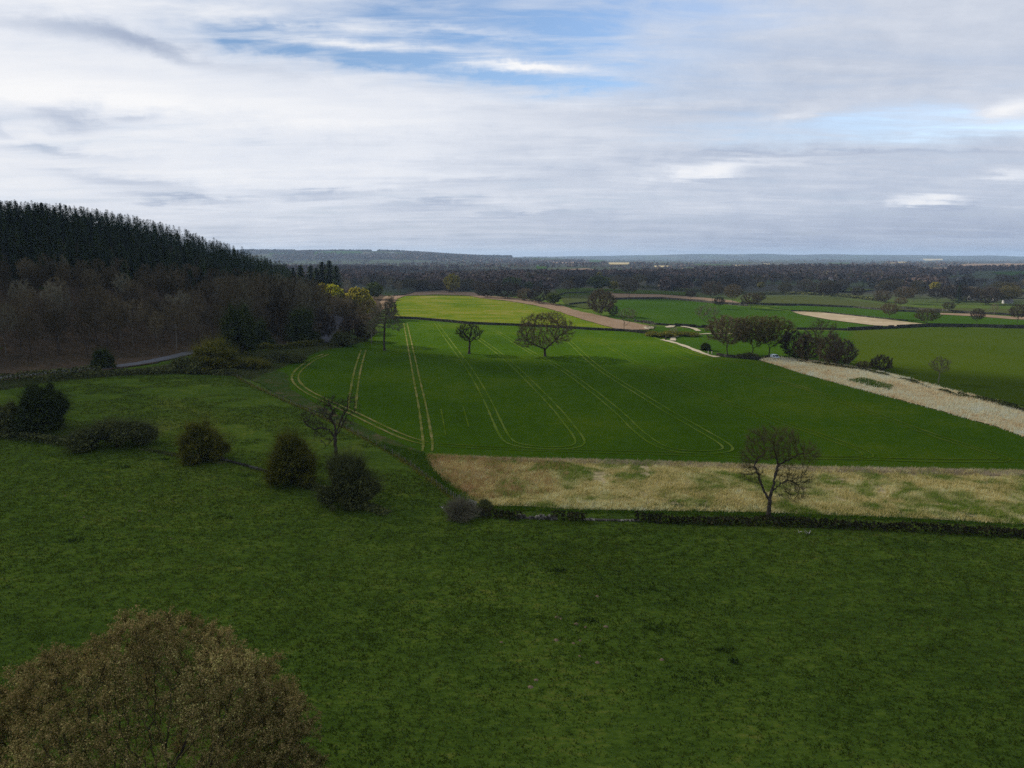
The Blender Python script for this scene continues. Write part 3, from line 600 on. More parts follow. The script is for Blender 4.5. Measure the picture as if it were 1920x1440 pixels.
def bush(name, loc, w, h, mat, label, cat='bush', group=None, n=5200, size=.22, seed=0, shape='round', stemmat='bark', twiggy=.7, d=None):
    rng = np.random.default_rng(seed); d = d or w
    L = []
    if shape == 'cone':
        for k in range(26):
            t = rng.uniform(.05, .9); a = rng.uniform(0, 6.28); r_ = (1 - t) ** .8 * .62
            L.append((np.array([math.cos(a) * r_ * w * .62, math.sin(a) * r_ * d * .62, h * (.12 + .8 * t)]), np.array([.17 * w, .17 * d, .17 * h]) * rng.uniform(.75, 1.25)))
    elif shape == 'low':
        for k in range(16):
            x = rng.uniform(-.42, .42); L.append((np.array([x * w, rng.uniform(-.3, .3) * d, h * rng.uniform(.28, .68) * (1 - 1.1 * abs(x) ** 1.8)]), np.array([.16 * w, .22 * d, .30 * h]) * rng.uniform(.7, 1.2)))
    else:
        for k in range(26):
            a = rng.uniform(0, 6.28); b = rng.uniform(0, 1) ** 1.15; r_ = math.sqrt(rng.uniform(0, 1)) * .40 * (1.15 - .72 * b)
            L.append((np.array([math.cos(a) * r_ * w, math.sin(a) * r_ * d, h * (.10 + .68 * b)]), np.array([.16 * w, .16 * d, .17 * h]) * rng.uniform(.55, 1.35)))
    if shape != 'low':
        for k in range(14):
            a = rng.uniform(0, 6.28); b = rng.uniform(.05, 1.0); r_ = (.50 if shape == 'round' else .46) * (1.05 - .75 * b)
            L.append((np.array([math.cos(a) * r_ * w, math.sin(a) * r_ * d, h * (.08 + .86 * b)]), np.array([.085 * w, .085 * d, .10 * h]) * rng.uniform(.6, 1.3)))
    P = lump_points(L, n, rng, .42)
    k_ = noise2(P * 3.0, 1.1 / max(.3, .12 * w) * .33, seed) > -.55; P = P[k_ | (rng.uniform(0, 1, len(P)) < .35)]
    V, q = quads(P, size, rng, .4)
    t = link(name, None); t.location = loc; tag(t, label, cat, group)
    nt = int(n * twiggy)                             # thin shoots standing out of the outline
    Q = lump_points(L, nt, rng, .12); c0 = np.array([0, 0, h * .3])
    dr = Q - c0; dr /= np.linalg.norm(dr, axis=1)[:, None] + 1e-6; dr = dr + rng.normal(0, .4, dr.shape) + np.array([0, 0, .4])
    s = rng.normal(0, 1, Q.shape); s = np.cross(dr, s); s /= np.linalg.norm(s, axis=1)[:, None]
    ln = rng.uniform(.3, 1.0, len(Q)) [:, None] ** 1.6 * .13 * (w + h)
    TV = np.stack([Q - s * .022, Q + s * .022, Q + dr * ln], 1).reshape(-1, 3)
    link('foliage', rawmesh('foliage', np.vstack([V, TV]), [q, np.arange(len(TV)).reshape(-1, 3) + len(V)], M[mat]), t)
    mb = MB()
    for k in range(5):
        a = rng.uniform(0, 6.28); e = np.array([math.cos(a) * w * .25, math.sin(a) * d * .25, h * rng.uniform(.5, .75)])
        mb.tube([(0, 0, -.2), e * .45 + rng.normal(0, .05 * w, 3) * [1, 1, 0], e], [.02 * h, .014 * h, .004 * h], 5)
    mb.build('stem', M[stemmat], t, True)
    return t
def hedge(name, px, hgt, wid, mat, label, cat='hedge', seed=0, dens=26, size=.13, group=None, gaps=0.0, raw=None, twig=True):
    rng = np.random.default_rng(seed)
    W = (ray(px)[0] if raw is None else np.asarray(raw, float))[:, :2]
    W = densify(W, .8, False)
    L = len(W) * .8; n = int(L * (hgt * 2 + wid) * dens)
    i = rng.integers(0, len(W), n)
    d = np.gradient(W, axis=0); d /= np.linalg.norm(d, axis=1)[:, None] + 1e-9; nr = np.c_[-d[:, 1], d[:, 0]]
    hh = hgt * (1 + .22 * noise2(W, .35, seed) + .12 * noise2(W, 1.3, seed + 1))
    if gaps: hh = hh * np.clip(.5 + 1.4 * (noise2(W, .12, seed + 2) + 1 - 2 * gaps), .08, 1)
    a = rng.uniform(-.35, np.pi + .35, n); rr = np.clip(1.05 - np.abs(rng.normal(0, .22, n)), .2, 1.15)
    sup = lambda c: np.sign(c) * np.abs(c) ** .55
    off = sup(np.cos(a)) * rr * wid / 2; z = np.clip(sup(np.sin(a)) * rr, .02, 2) * hh[i]
    B = W[i] + nr[i] * off[:, None] + rng.normal(0, .25, (n, 2))
    P = np.c_[B, height(B[:, 0], B[:, 1]) + z]
    V, q = quads(P, size, rng, .3)
    o = W[len(W) // 2]; O = np.array(on(*o))
    F = [q]
    if twig:
        k = rng.integers(0, n, n // 4); Q = P[k]; dr = rng.normal(0, .4, Q.shape) + [0, 0, 1.]
        s = np.cross(dr, rng.normal(0, 1, Q.shape)); s /= np.linalg.norm(s, axis=1)[:, None]
        TV = np.stack([Q - s * .015, Q + s * .015, Q + dr * .35], 1).reshape(-1, 3)
        F.append(np.arange(len(TV)).reshape(-1, 3) + len(V)); V = np.vstack([V, TV])
    t = link(name, rawmesh(name, V - O, F, M[mat])); t.location = O
    return tag(t, label, cat, group)
def wall(name, px, hgt, mat, label, seed=0, group=None, stone=.5, ruin=.0, raw=None):
    """dry stone wall laid of separate jittered stones"""
    rng = np.random.default_rng(seed)
    W = (ray(px)[0] if raw is None else np.asarray(raw, float))[:, :2]
    W = densify(W, stone, False); d = np.gradient(W, axis=0)
    O = np.array(on(*W[len(W) // 2])); mb = MB()
    hh = hgt * (1 + .18 * noise2(W, .2, seed))
    if ruin: hh = hh * np.clip(.7 + noise2(W, .25, seed + 5), .1 + (1 - ruin) * .6, 1.1)
    cz = stone * .62
    for i in range(len(W)):
        az = math.atan2(d[i][1], d[i][0]); g = float(height(*W[i]))
        for c in range(max(1, int(hh[i] / cz + .5))):
            if c and rng.uniform() < ruin * .12: break
            w_ = max(.32, .6 - .05 * c)
            mb.box((W[i][0] - O[0] + rng.normal(0, .05), W[i][1] - O[1] + rng.normal(0, .05), g - O[2] + cz * (c + .45)), (stone * rng.uniform(.9, 1.12), w_, cz * rng.uniform(.9, 1.15)), az + rng.normal(0, .08), .035, rng)
    t = mb.build(name, M[mat]); t.location = O
    return tag(t, label, 'wall', group)
lane('road', [(606, 644), (616, 622), (626, 604), (640, 588)], 8.5, 'lane', .4, .05)
hedge('hedge', [(-60, 727), (20, 716), (100, 708), (186, 699)], 2.6, 2.4, 'leaf_hedge', 'dark roadside scrub hedge hiding the road at the left edge of the wood', seed=31, dens=9, size=.2)
hedge('hedge', [(420, 666), (500, 660), (560, 654), (604, 648)], 3.0, 2.6, 'leaf_olive', 'rough hedge hiding the road between the greenish scrub and the lane mouth', seed=32, dens=9, size=.22)
sheet('grass_bank', [(-60, 692), (60, 684), (130, 678), (200, 672), (280, 662), (360, 648), (430, 640), (520, 644), (600, 640), (604, 646), (520, 650), (430, 656), (360, 666), (280, 684), (200, 695), (130, 700), (60, 708), (-60, 722)], M['litter'], .11)
# molehills and darker rush clumps out in the meadow
rng = np.random.default_rng(61)
mole = None
for px in ((1044, 1157), (1052, 1160), (1080, 1170), (1098, 1176), (1136, 1175), (1043, 1200), (1075, 1206), (1088, 1201), (1087, 1230), (1120, 1242), (1241, 1237), (1120, 1118), (1005, 1275), (995, 1288), (940, 1204), (122, 930), (158, 970), (235, 972), (262, 958), (320, 1010)):
    X, _ = ray([px]); o = X[0]
    if mole is None:
        a = np.arange(9) * 2 * np.pi / 9; V = [(0, 0, .2)]; F = []
        for r_, z in ((.16, .17), (.34, .05), (.46, -.05)): V += [(math.cos(t) * r_ * rng.uniform(.8, 1.2), math.sin(t) * r_ * rng.uniform(.8, 1.2), z) for t in a]
        f3 = [(0, 1 + k, 1 + (k + 1) % 9) for k in range(9)]; f4 = [(1 + 9 * j + k, 10 + 9 * j + k, 10 + 9 * j + (k + 1) % 9, 1 + 9 * j + (k + 1) % 9) for j in (0, 1) for k in range(9)]
        mole = rawmesh('molehill', V, [f3, f4], M['earth'], smooth=True)
    t = link('molehill', mole, None, tuple(o)); t.rotation_euler.z = rng.uniform(0, 6); t.scale = (rng.uniform(.35, .7),) * 3
    tag(t, 'small brown molehill of bare earth in the green meadow', 'molehill', 'molehills in the meadow')
P = []
for px, n, s_ in (((1042, 1070), 40, .9), ((1150, 1066), 24, 2.2), ((1225, 1108), 50, 2.6), ((1150, 1088), 14, 1.2), ((1112, 1162), 18, .9), ((1235, 1176), 24, 1.4), ((1352, 1219), 20, .5), ((1378, 1241), 16, .4), ((1290, 1272), 40, 2.2), ((430, 970), 20, .8), ((140, 1014), 24, .8), ((230, 876), 20, 1.0), ((310, 862), 14, .5)):
    o = ray([px])[0][0]; q = np.c_[rng.normal(o[0], s_, n), rng.normal(o[1], s_ * .6, n)]; P.append(np.c_[q, height(q[:, 0], q[:, 1])])
stuff('rush_grass', [blades(np.vstack(P), 6, .26, .10, 1.1, rng, spread=.2)], M['rush'])
P = []
for px, n, sx in (((1110, 1040), 90, 5), ((1130, 1058), 60, 3), ((1060, 1045), 60, 3), ((1080, 980), 160, 2.0), ((1300, 990), 60, 4), ((700, 1100), 60, 5), ((80, 1190), 40, 1.5), ((1010, 1160), 60, 4), ((900, 1180), 60, 4), ((1600, 1060), 70, 6)):
    o = ray([px])[0][0]; q = np.c_[rng.normal(o[0], sx, n), rng.normal(o[1], sx * .35, n)]; P.append(np.c_[q, height(q[:, 0], q[:, 1])])
stuff('lush_grass', [blades(np.vstack(P), 6, .22, .14, 1.4, rng, spread=.25)], M['lush'])

# ------------------------------------------------------------------ trees
def colonise(att, nodes0, par0, step, infl, kill, rng, maxit=90, jit=.25, trop=.05, kids=3):
    N = [np.array(nodes0, float)]; par = list(par0)
    A = att.copy(); nid = np.zeros(len(A), int); nd = np.full(len(A), 1e9)
    def upd(newp, start):
        nonlocal nid, nd
        for s in range(0, len(newp), 400):
            c = newp[s:s + 400]
            D = ((A[:, None] - c[None]) ** 2).sum(2); k = D.argmin(1); v = np.sqrt(D[np.arange(len(A)), k])
            b = v < nd; nd = np.where(b, v, nd); nid = np.where(b, k + start + s, nid)
    upd(N[0], 0); allp = N[0].copy(); cnt = np.zeros(len(allp), int)
    for it in range(maxit):
        if len(A) == 0: break
        act = nd < infl
        if not act.any():
            infl *= 1.5; continue
        ids = nid[act]; v = A[act] - allp[ids]; v /= np.linalg.norm(v, axis=1)[:, None] + 1e-9
        acc = np.zeros((len(allp), 3)); np.add.at(acc, ids, v)
        g = np.unique(ids); g = g[cnt[g] < kids]
        if len(g) == 0: break
        dr = acc[g]; dr /= np.linalg.norm(dr, axis=1)[:, None] + 1e-9
        dr = dr + rng.normal(0, jit, dr.shape) + [0, 0, trop]; dr /= np.linalg.norm(dr, axis=1)[:, None]
        new = allp[g] + dr * step
        st = len(allp); cnt[g] += 1
        par += list(g); allp = np.vstack([allp, new]); cnt = np.concatenate([cnt, np.zeros(len(new), int)])
        upd(new, st)
        k = nd > kill; A = A[k]; nid = nid[k]; nd = nd[k]
    return allp, np.array(par)
def radii(par, r0, p, npts):
    a = np.zeros(npts); ch = np.zeros(npts, int)
    for i in range(npts - 1, -1, -1):
        if ch[i] == 0: a[i] += r0 ** p
        if par[i] >= 0: a[par[i]] += a[i]; ch[par[i]] += 1
    return a ** (1 / p)
def tubes(P, par, rad, sel, sides):
    """one open frustum per parent-child link"""
    i = np.where(sel)[0]; i = i[par[i] >= 0]; p = par[i]
    if len(i) == 0: return np.zeros((0, 3)), np.zeros((0, 4), int)
    D = P - P[np.maximum(par, 0)]; D[par < 0] = [0, 0, 1]; D /= np.linalg.norm(D, axis=1)[:, None] + 1e-9
    best = np.full(len(P), -1.0); np.maximum.at(best, par[par >= 0], rad[par >= 0])
    main = rad[i] >= best[p] - 1e-9
    da = np.where(main[:, None], D[p], D[i]); ra = np.where(main, rad[p], np.minimum(rad[p], rad[i] * 1.35))
    def ring(c, d, r):
        ref = np.where(np.abs(d[:, :1]) < .85, np.array([[1., 0, 0]]), np.array([[0., 1, 0]]))
        u = np.cross(d, ref); u /= np.linalg.norm(u, axis=1)[:, None]; v = np.cross(d, u)
        a = np.arange(sides) * 2 * np.pi / sides
        return c[:, None] + r[:, None, None] * (np.cos(a)[None, :, None] * u[:, None] + np.sin(a)[None, :, None] * v[:, None])
    V = np.concatenate([ring(P[p], da, ra), ring(P[i], D[i], rad[i])], 1)
    k = np.arange(sides); q = np.stack([k, (k + 1) % sides, sides + (k + 1) % sides, sides + k], 1)
    return V.reshape(-1, 3), (q[None] + (np.arange(len(i)) * 2 * sides)[:, None, None]).reshape(-1, 4)
def skeleton(h, bole, env, natt, rng, step=.5, infl=4.5, kill=.9, jit=.28, trop=.04, lean=(0, 0), stems=None, wig=.05):
    nodes, par = [np.array([0, 0, -.4])], [-1]
    z = 0.0; c = np.zeros(3)
    while z < bole:
        c = c + np.array([lean[0] * step + rng.normal(0, wig), lean[1] * step + rng.normal(0, wig), step]); z += step
        nodes.append(c.copy()); par.append(len(nodes) - 2)
    for st in (stems or []):                           # heavy limbs drawn by hand: (start fraction of the bole, points)
        k = max(1, int(st[0] * (len(nodes) if st[0] <= 1 else 1))); k = min(k, int(bole / step))
        b = nodes[k]; last = k
        pts = densify(np.array([b] + [np.array(q, float) for q in st[1]]), step, False)[1:]
        for q in pts:
            nodes.append(q + rng.normal(0, .07, 3)); par.append(last); last = len(nodes) - 1
    return colonise(env(natt, rng), nodes, par, step, infl, kill, rng, jit=jit, trop=trop)
def ell(c, r, shell=.0, lo=-9.0):
    c = np.array(c, float); r = np.array(r, float)
    def f(n, rng):
        d = rng.normal(0, 1, (n * 3, 3)); d /= np.linalg.norm(d, axis=1)[:, None]
        u = rng.uniform(shell, 1, n * 3) ** (1 / 3)
        P = c + d * r * u[:, None] * (1 + .13 * np.sin(d[:, :1] * 5 + d[:, 1:2] * 4 + rng.uniform(0, 6)) * np.sin(d[:, 2:] * 5 + 1))
        return P[P[:, 2] > lo][:n]
    return f
def union(*fs):
    w = [x[0] for x in fs]
    return lambda n, rng: np.vstack([f(int(n * w_ / sum(w)), rng) for w_, f in fs])
def make_tree(key, h, bole, env, natt, seed, r0=.014, p=2.25, tw=6, twl=.9, tww=.028, thr=.075, twig='twig', bark='bark', flare=1.0, trunk_n=8, leaves=None, tw_r=.05, swell=1.0, spike=.5, **kw):
    """a bare tree: bole and limbs in one mesh, fine branches and twigs in another"""
    rng = np.random.default_rng(seed)
    P, par = skeleton(h, bole, env, natt, rng, **kw)
    rad = radii(par, r0, p, len(P))
    rad = rad * swell
    rad = rad * (1 + .9 * flare * np.exp(-np.maximum(P[:, 2], 0) / .55) * (np.hypot(P[:, 0], P[:, 1]) < 1.5) * (rad > .12))
    big = rad >= thr
    V, q = tubes(P, par, rad, big, trunk_n)
    tm = rawmesh('trunk', V, [q], M[bark], smooth=True)
    V2, q2 = tubes(P, par, rad, ~big, 4)
    fine = np.where(rad < tw_r)[0]
    D = P - P[np.maximum(par, 0)]; D /= np.linalg.norm(D, axis=1)[:, None] + 1e-9
    c = P[bole_mask(P, par, bole)].mean(0) if False else np.array([P[:, 0].mean(), P[:, 1].mean(), max(bole * .9, h * .3)])
    k = np.repeat(fine, tw)
    out = P[k] - c; out /= np.linalg.norm(out, axis=1)[:, None] + 1e-9
    dr = D[k] * .7 + out * .55 + rng.normal(0, spike, (len(k), 3)) + [0, 0, .12]; dr /= np.linalg.norm(dr, axis=1)[:, None]
    base = P[k] - D[k] * rng.uniform(0, .45, len(k))[:, None]
    ln = rng.uniform(.45, 1.15, len(k))[:, None] * twl
    s = np.cross(dr, rng.normal(0, 1, dr.shape)); s /= np.linalg.norm(s, axis=1)[:, None]
    tip = base + dr * ln
    TV = np.stack([base - s * tww / 2, base + s * tww / 2, tip], 1)
    # each twig forks once
    b2 = base + dr * ln * .5; d2 = dr + rng.normal(0, .55, dr.shape); d2 /= np.linalg.norm(d2, axis=1)[:, None]
    t2 = b2 + d2 * ln * .55
    TV2 = np.stack([b2 - s * tww / 2.6, b2 + s * tww / 2.6, t2], 1)
    TT = np.concatenate([TV, TV2]).reshape(-1, 3)
    Va = np.vstack([V2, TT]); F = [q2, np.arange(len(TT)).reshape(-1, 3) + len(V2)]
    mats, idx = [M[twig]], None
    if leaves:
        mat, nl, size = leaves
        tips = np.concatenate([tip, t2, b2, base + dr * ln * .75]); q_ = np.sqrt((((tips - [0, 0, h * .5]) / [h * .5, h * .5, h * .46]) ** 2).sum(1)) if key == 'front' else np.ones(len(tips)); w_ = np.clip((q_ - .62) / .28, .10, 1); j = rng.choice(len(tips), nl, p=w_ / w_.sum())
        LV, lq = quads(tips[j] + rng.normal(0, .06, (nl, 3)), size, rng, .3, 1.25)
        F.append(lq + len(Va)); Va = np.vstack([Va, LV]); mats = [M[twig], M[mat]]
        idx = np.zeros(sum(len(f) for f in F), int); idx[-nl:] = 1
    cm = rawmesh('crown', Va, F, mats, idx)
    return dict(trunk=tm, crown=cm, h=float(P[:, 2].max() + twl * .5), w=float(np.percentile(P[:, 0], 99.5) - np.percentile(P[:, 0], .5) + twl), n=len(P))
def place(v, loc, h, rz, name, label, cat='tree', group=None, wx=1.0, tilt=(0, 0)):
    t = link(name, None); s = h / v['h']
    t.location = loc; t.rotation_euler = (tilt[0], tilt[1], rz); t.scale = (s * wx, s * wx, s)
    tag(t, label, cat, group)
    link('trunk', v['trunk'], t); link('crown', v['crown'], t)
    return t
def px_tree(v, px, py, top, name, label, w=None, rz=None, group=None, seed=0, cat='tree', sink=.1):
    X, dep = ray([(px, py)]); x, y, z = X[0]; dep = dep[0]
    h = (py - top) / FOC * dep / math.cos(PITCH) * 1.0
    wx = 1.0
    if w: wx = np.clip((w / FOC * dep) / (v['w'] * h / v['h']), .6, 1.7)
    return place(v, (x, y, z - sink), h, random.Random(seed + int(px)).uniform(-3, 3) if rz is None else rz, name, label, cat, group, wx)
def conifer(seed, h=20.0, r=2.9, whorls=34, per=8, sprays=5, bare=.12, light=False, fat=1.0):
    rng = np.random.default_rng(seed); C, U, S = [], [], []
    Vs, Fs, n = [], [], 0
    for k in range(whorls):
        t = bare + (1 - bare) * (k / (whorls - 1)) ** .95
        z = h * t; L = r * (1 - t) ** .58 * rng.uniform(.78, 1.15) + .12
        for b in range(per):
            a = 2 * np.pi * (b + rng.uniform(-.3, .3)) / per + k * 1.3; l = L * rng.uniform(.65, 1.15)
            dz = -.28 + .75 * t
            for s in range(sprays):
                f = (s + rng.uniform(.2, 1)) / sprays
                c = np.array([math.cos(a) * l * f, math.sin(a) * l * f, z + dz * l * f + rng.normal(0, .1)])
                d = np.array([math.cos(a + rng.normal(0, .5)), math.sin(a + rng.normal(0, .5)), dz + rng.normal(0, .25)])
                sd = np.cross(d, [0, 0, 1]) + rng.normal(0, .45, 3); sd /= np.linalg.norm(sd)
                q = fat * (.55 if not light else .95) * (.6 + .5 * (1 - t)); wd = q * .42
                Vs += [c - d * q * .5, c + sd * wd, c + d * q * .75 + [0, 0, -.1], c - sd * wd]; Fs.append((n, n + 1, n + 2, n + 3)); n += 4
    for k in range(6):
        a = rng.uniform(0, 6.28); c = np.array([0, 0, h * .96]); d = np.array([math.cos(a) * .15, math.sin(a) * .15, .5]); sd = np.array([-math.sin(a), math.cos(a), 0]) * .09
        Vs += [c - d * .8, c + sd, c + d * .6, c - sd]; Fs.append((n, n + 1, n + 2, n + 3)); n += 4
    mb = MB(); mb.tube([(0, 0, -.5), (0, 0, h * .4), (0, 0, h * .97)], [.24, .16, .02], 6)
    return dict(trunk=mb.mesh('trunk', M['bark'], True), crown=rawmesh('crown', np.array(Vs), [np.array(Fs)], M['needle']), h=h * 1.01, w=2 * r, V=np.array(Vs), F=np.array(Fs))

# ---- kinds
random.seed(7)
OAK = make_tree('oak', 17, 3.2, union((1, ell((0, 0, 10.6), (10.2, 9.5, 6.6), .15)), (.25, ell((-6, 0, 6.2), (5, 4, 2.6)))), 3000, 21, step=.5, infl=4.2, kill=.8, tw=13, twl=1.2, tww=.036, spike=.35, stems=[(.9, [(-3, .5, 4.4), (-6.5, .8, 6.2)]), (.95, [(2.5, -.5, 5.5), (5, -1, 8.5)])], jit=.22, twig='twig', swell=1.7)
POLLARD = make_tree('pollard', 10, 3.6, ell((0, 0, 7.0), (4.4, 4.2, 3.0), .1), 800, 22, step=.4, infl=3.2, kill=.7, tw=13, twl=1.0, tww=.042, flare=1.6, swell=2.9, thr=.12, twig='twig_dark', trop=.06)
SPREAD = [make_tree('spread', 14, 2.6, ell((0, 0, 9.0), (7.0, 6.6, 4.9), .1), 1100, 30 + k, step=.5, infl=4.2, kill=.9, tw=15, twl=1.1, tww=.062, twig=('twig', 'twig_dark', 'twig_olive')[k], flare=.8) for k in range(3)]
TALL = [make_tree('tall', 18, 6.5 + .6 * k, ell((0, 0, 12.6), (3.9, 3.8, 5.4), .05), 760, 40 + k, step=.55, infl=4.4, kill=.95, tw=10, twl=1.2, tww=.052, trop=.16, twig=('twig', 'twig_red', 'twig_grey', 'twig')[k], bark=('bark', 'bark_pale', 'bark_pale', 'bark')[k], flare=.4, swell=1.4) for k in range(4)]
LEANER = make_tree('leaner', 11, 2.4, ell((-1.5, 0, 7.6), (4.4, 4, 3.2), .1), 480, 50, step=.45, infl=3.8, kill=.85, tw=5, twl=.9, tww=.07, lean=(-.12, 0), twig='twig_grey', bark='bark', stems=[(.6, [(-2, 0, 3.0), (-3.8, 0, 5)])])
BUSHY = [make_tree('bushy', 9, .6, ell((0, 0, 4.8), (4.9, 4.6, 4.1), .2), 900, 60 + k, step=.45, infl=4, kill=.8, tw=16, twl=1.0, tww=.07, trop=.08, twig=('twig', 'twig_dark')[k], flare=.2) for k in range(2)]
LEAFY = [make_tree('leafy', 10, 1.6, ell((0, 0, 6.0), (4.6, 4.4, 4.0), .2), 600, 65 + k, step=.5, infl=4, kill=.85, tw=6, twl=.9, tww=.04, leaves=(('leaf_lime', 5200, .26), ('leaf_gold', 4200, .26), ('leaf_green', 4600, .24))[k], twig='twig_olive') for k in range(3)]
# the two gnarled trees and the big crown in front are one-offs
GNARL = make_tree('gnarl', 15, 4.6, union((1.0, ell((-1.3, 0, 12.2), (3.0, 2.8, 3.0), .05)), (.9, ell((1.6, 0, 12.0), (2.7, 2.6, 3.0), .05)), (.3, ell((5.0, 0, 10.6), (2.2, 1.8, 1.8))), (.55, ell((3.6, 0, 6.6), (2.8, 2.4, 2.4))), (.35, ell((-2.9, 0, 7.4), (1.9, 1.8, 1.8))), (.35, ell((-3.6, 0, 10.0), (1.5, 1.8, 2.0))), (.3, ell((3.4, 0, 3.9), (2.0, 1.6, 1.2)))),
    2500, 72, step=.32, infl=2.5, kill=.5, jit=.36, trop=.05, tw=7, twl=1.15, tww=.022, spike=.3, thr=.085, r0=.010, p=2.2, twig='twig_olive', bark='bark', flare=.9, wig=.06, swell=2.0,
    stems=[(.62, [(-.9, 0, 4.4), (-1.6, .1, 6.2), (-2.0, 0, 7.4), (-2.6, 0, 8.6), (-2.2, 0, 9.8), (-1.0, 0, 11.2)]), (.98, [(.45, 0, 5.6), (.55, 0, 7.4), (.9, .1, 8.6), (.6, 0, 10.0), (.2, 0, 11.4)]), (.98, [(.55, 0, 6.6), (.9, 0, 8.8), (2.4, .1, 9.6), (3.6, 0, 10.4), (5.4, 0, 10.8)]), (.9, [(1.6, .3, 5.6), (3.0, .3, 6.2), (4.2, .2, 5.4)])])
DEAD = make_tree('dead', 16, 7.8, union((1, ell((-.6, 0, 12.4), (3.0, 2.4, 2.8), .05)), (.6, ell((-3.8, 0, 11.2), (2.4, 1.8, 1.7))), (.45, ell((3.0, 0, 13.4), (1.8, 1.6, 2.2))), (.3, ell((-2.2, 0, 8.2), (1.8, 1.2, 1.4))), (.2, ell((2.2, 0, 10.4), (1.4, 1.2, 1.2)))),
    900, 83, step=.3, infl=2.4, kill=.52, jit=.55, trop=-.01, tw=5, twl=.75, tww=.026, thr=.06, r0=.014, p=2.15, twig='twig_dark', bark='bark', flare=.5, wig=.05, swell=1.75,
    stems=[(.97, [(-1.0, 0, 9.2), (-2.2, 0, 9.5), (-3.6, 0, 9.2), (-4.8, 0, 9.8), (-5.6, 0, 10.8)]), (.97, [(.8, 0, 9.0), (1.5, .2, 10.2), (2.2, 0, 11.6), (3.4, 0, 12.0), (4.7, 0, 11.6)]), (.9, [(.2, 0, 9.4), (-.6, .2, 11.0), (-.3, 0, 12.4), (-.9, 0, 14.0)]), (.95, [(1.0, 0, 10.4), (2.4, 0, 12.6), (2.6, 0, 14.4)]), (.6, [(-1.4, 0, 6.6), (-2.2, 0, 5.8), (-3.0, 0, 5.6)])])
FIELD = make_tree('field', 17, 5.4, union((1, ell((.3, 0, 10.8), (4.6, 4.2, 4.2), .05)), (.4, ell((2.2, 0, 15.0), (2.0, 1.6, 2.4))), (.35, ell((-3.6, 0, 7.0), (2.6, 2.2, 2.2))), (.3, ell((3.8, 0, 7.6), (2.2, 2.0, 2.0)))),
    950, 91, step=.42, infl=3.2, kill=.72, jit=.36, trop=.04, tw=10, twl=1.1, tww=.045, thr=.09, twig='twig_grey', bark='bark', flare=1.1, swell=2.1, stems=[(.98, [(.3, 0, 8), (.9, 0, 11.5), (2.0, 0, 13.6), (2.6, 0, 16.0)])])
CROWN = make_tree('front', 19.5, 4.2, union((1, ell((0, 0, 9.8), (8.8, 8.8, 6.8), .1)), (.14, ell((.0, .6, 16.0), (2.7, 2.6, 2.7))), (.12, ell((-4.6, 0, 14.2), (2.8, 2.8, 2.4))), (.16, ell((4.8, 0, 13.6), (3.2, 3.2, 2.8))), (.13, ell((8.0, 0, 11.0), (2.9, 3.0, 2.7))), (.1, ell((9.6, -1.5, 8.0), (2.4, 3.0, 2.6))), (.14, ell((-8.4, 0, 12.0), (3.2, 3.2, 2.6)))),
    6500, 101, step=.42, infl=3.4, kill=.62, jit=.24, trop=.05, tw=6, twl=.75, tww=.02, thr=.09, r0=.009, p=2.15, twig='twig_olive', bark='bark', swell=1.7, leaves=('bud', 380000, .036), tw_r=.045)
CON = [conifer(200 + k, 20 + k, 2.7 + .2 * (k % 3), per=7 + k % 2, fat=1.25) for k in range(5)]
CLITE = [conifer(230 + k, 20, 3.0, 17, 6, 3, light=True) for k in range(3)]
FIR = conifer(260, 24, 4.4, 36, 10, 7, .06, fat=1.9)

# ---- single trees
px_tree(OAK, 1022, 669, 585, 'oak_tree', 'large round bare oak in the crop, its lowest limb sweeping out left', 108, 0.0)
px_tree(POLLARD, 880, 664, 605, 'pollard_tree', 'small pollarded tree with thick trunk in the crop, left of the large oak', 52, .5)
px_tree(FIELD, 721, 658, 553, 'ash_tree', 'ragged tree with thick dark trunk and dead forked top at the left crop end', 72, 0.0)
px_tree(DEAD, 632, 905, 733, 'dead_tree', 'gnarled dead tree with twisted black limbs rising between two dark bushes', 112, 0.0)
px_tree(GNARL, 1441, 970, 790, 'ash_tree', 'tall gnarled bare tree with forked trunk growing out of the dark hedge', 150, 0.0)
place(CROWN, on(-24.3, 42.0, -.3), 19.4, 0.0, 'oak_tree', 'huge domed tree crown with bronze spring buds filling the lower left corner')
for px, py, top, w, v, lab in (
        (1364, 668, 591, 96, SPREAD[0], 'round bare oak with stout trunk, nearest the small round bush in the roadside clump'),
        (1411, 669, 592, 92, SPREAD[2], 'leaning brown tree in the middle of the roadside clump, just left of the parked van'),
        (1442, 668, 592, 96, SPREAD[2], 'russet spreading tree directly behind the parked van'),
        (1536, 684, 598, 92, TALL[2], 'tallest tree of the clump above the straw strip, with a pale straight trunk')):
    px_tree(v, px, py, top, 'bare_tree', lab, w)
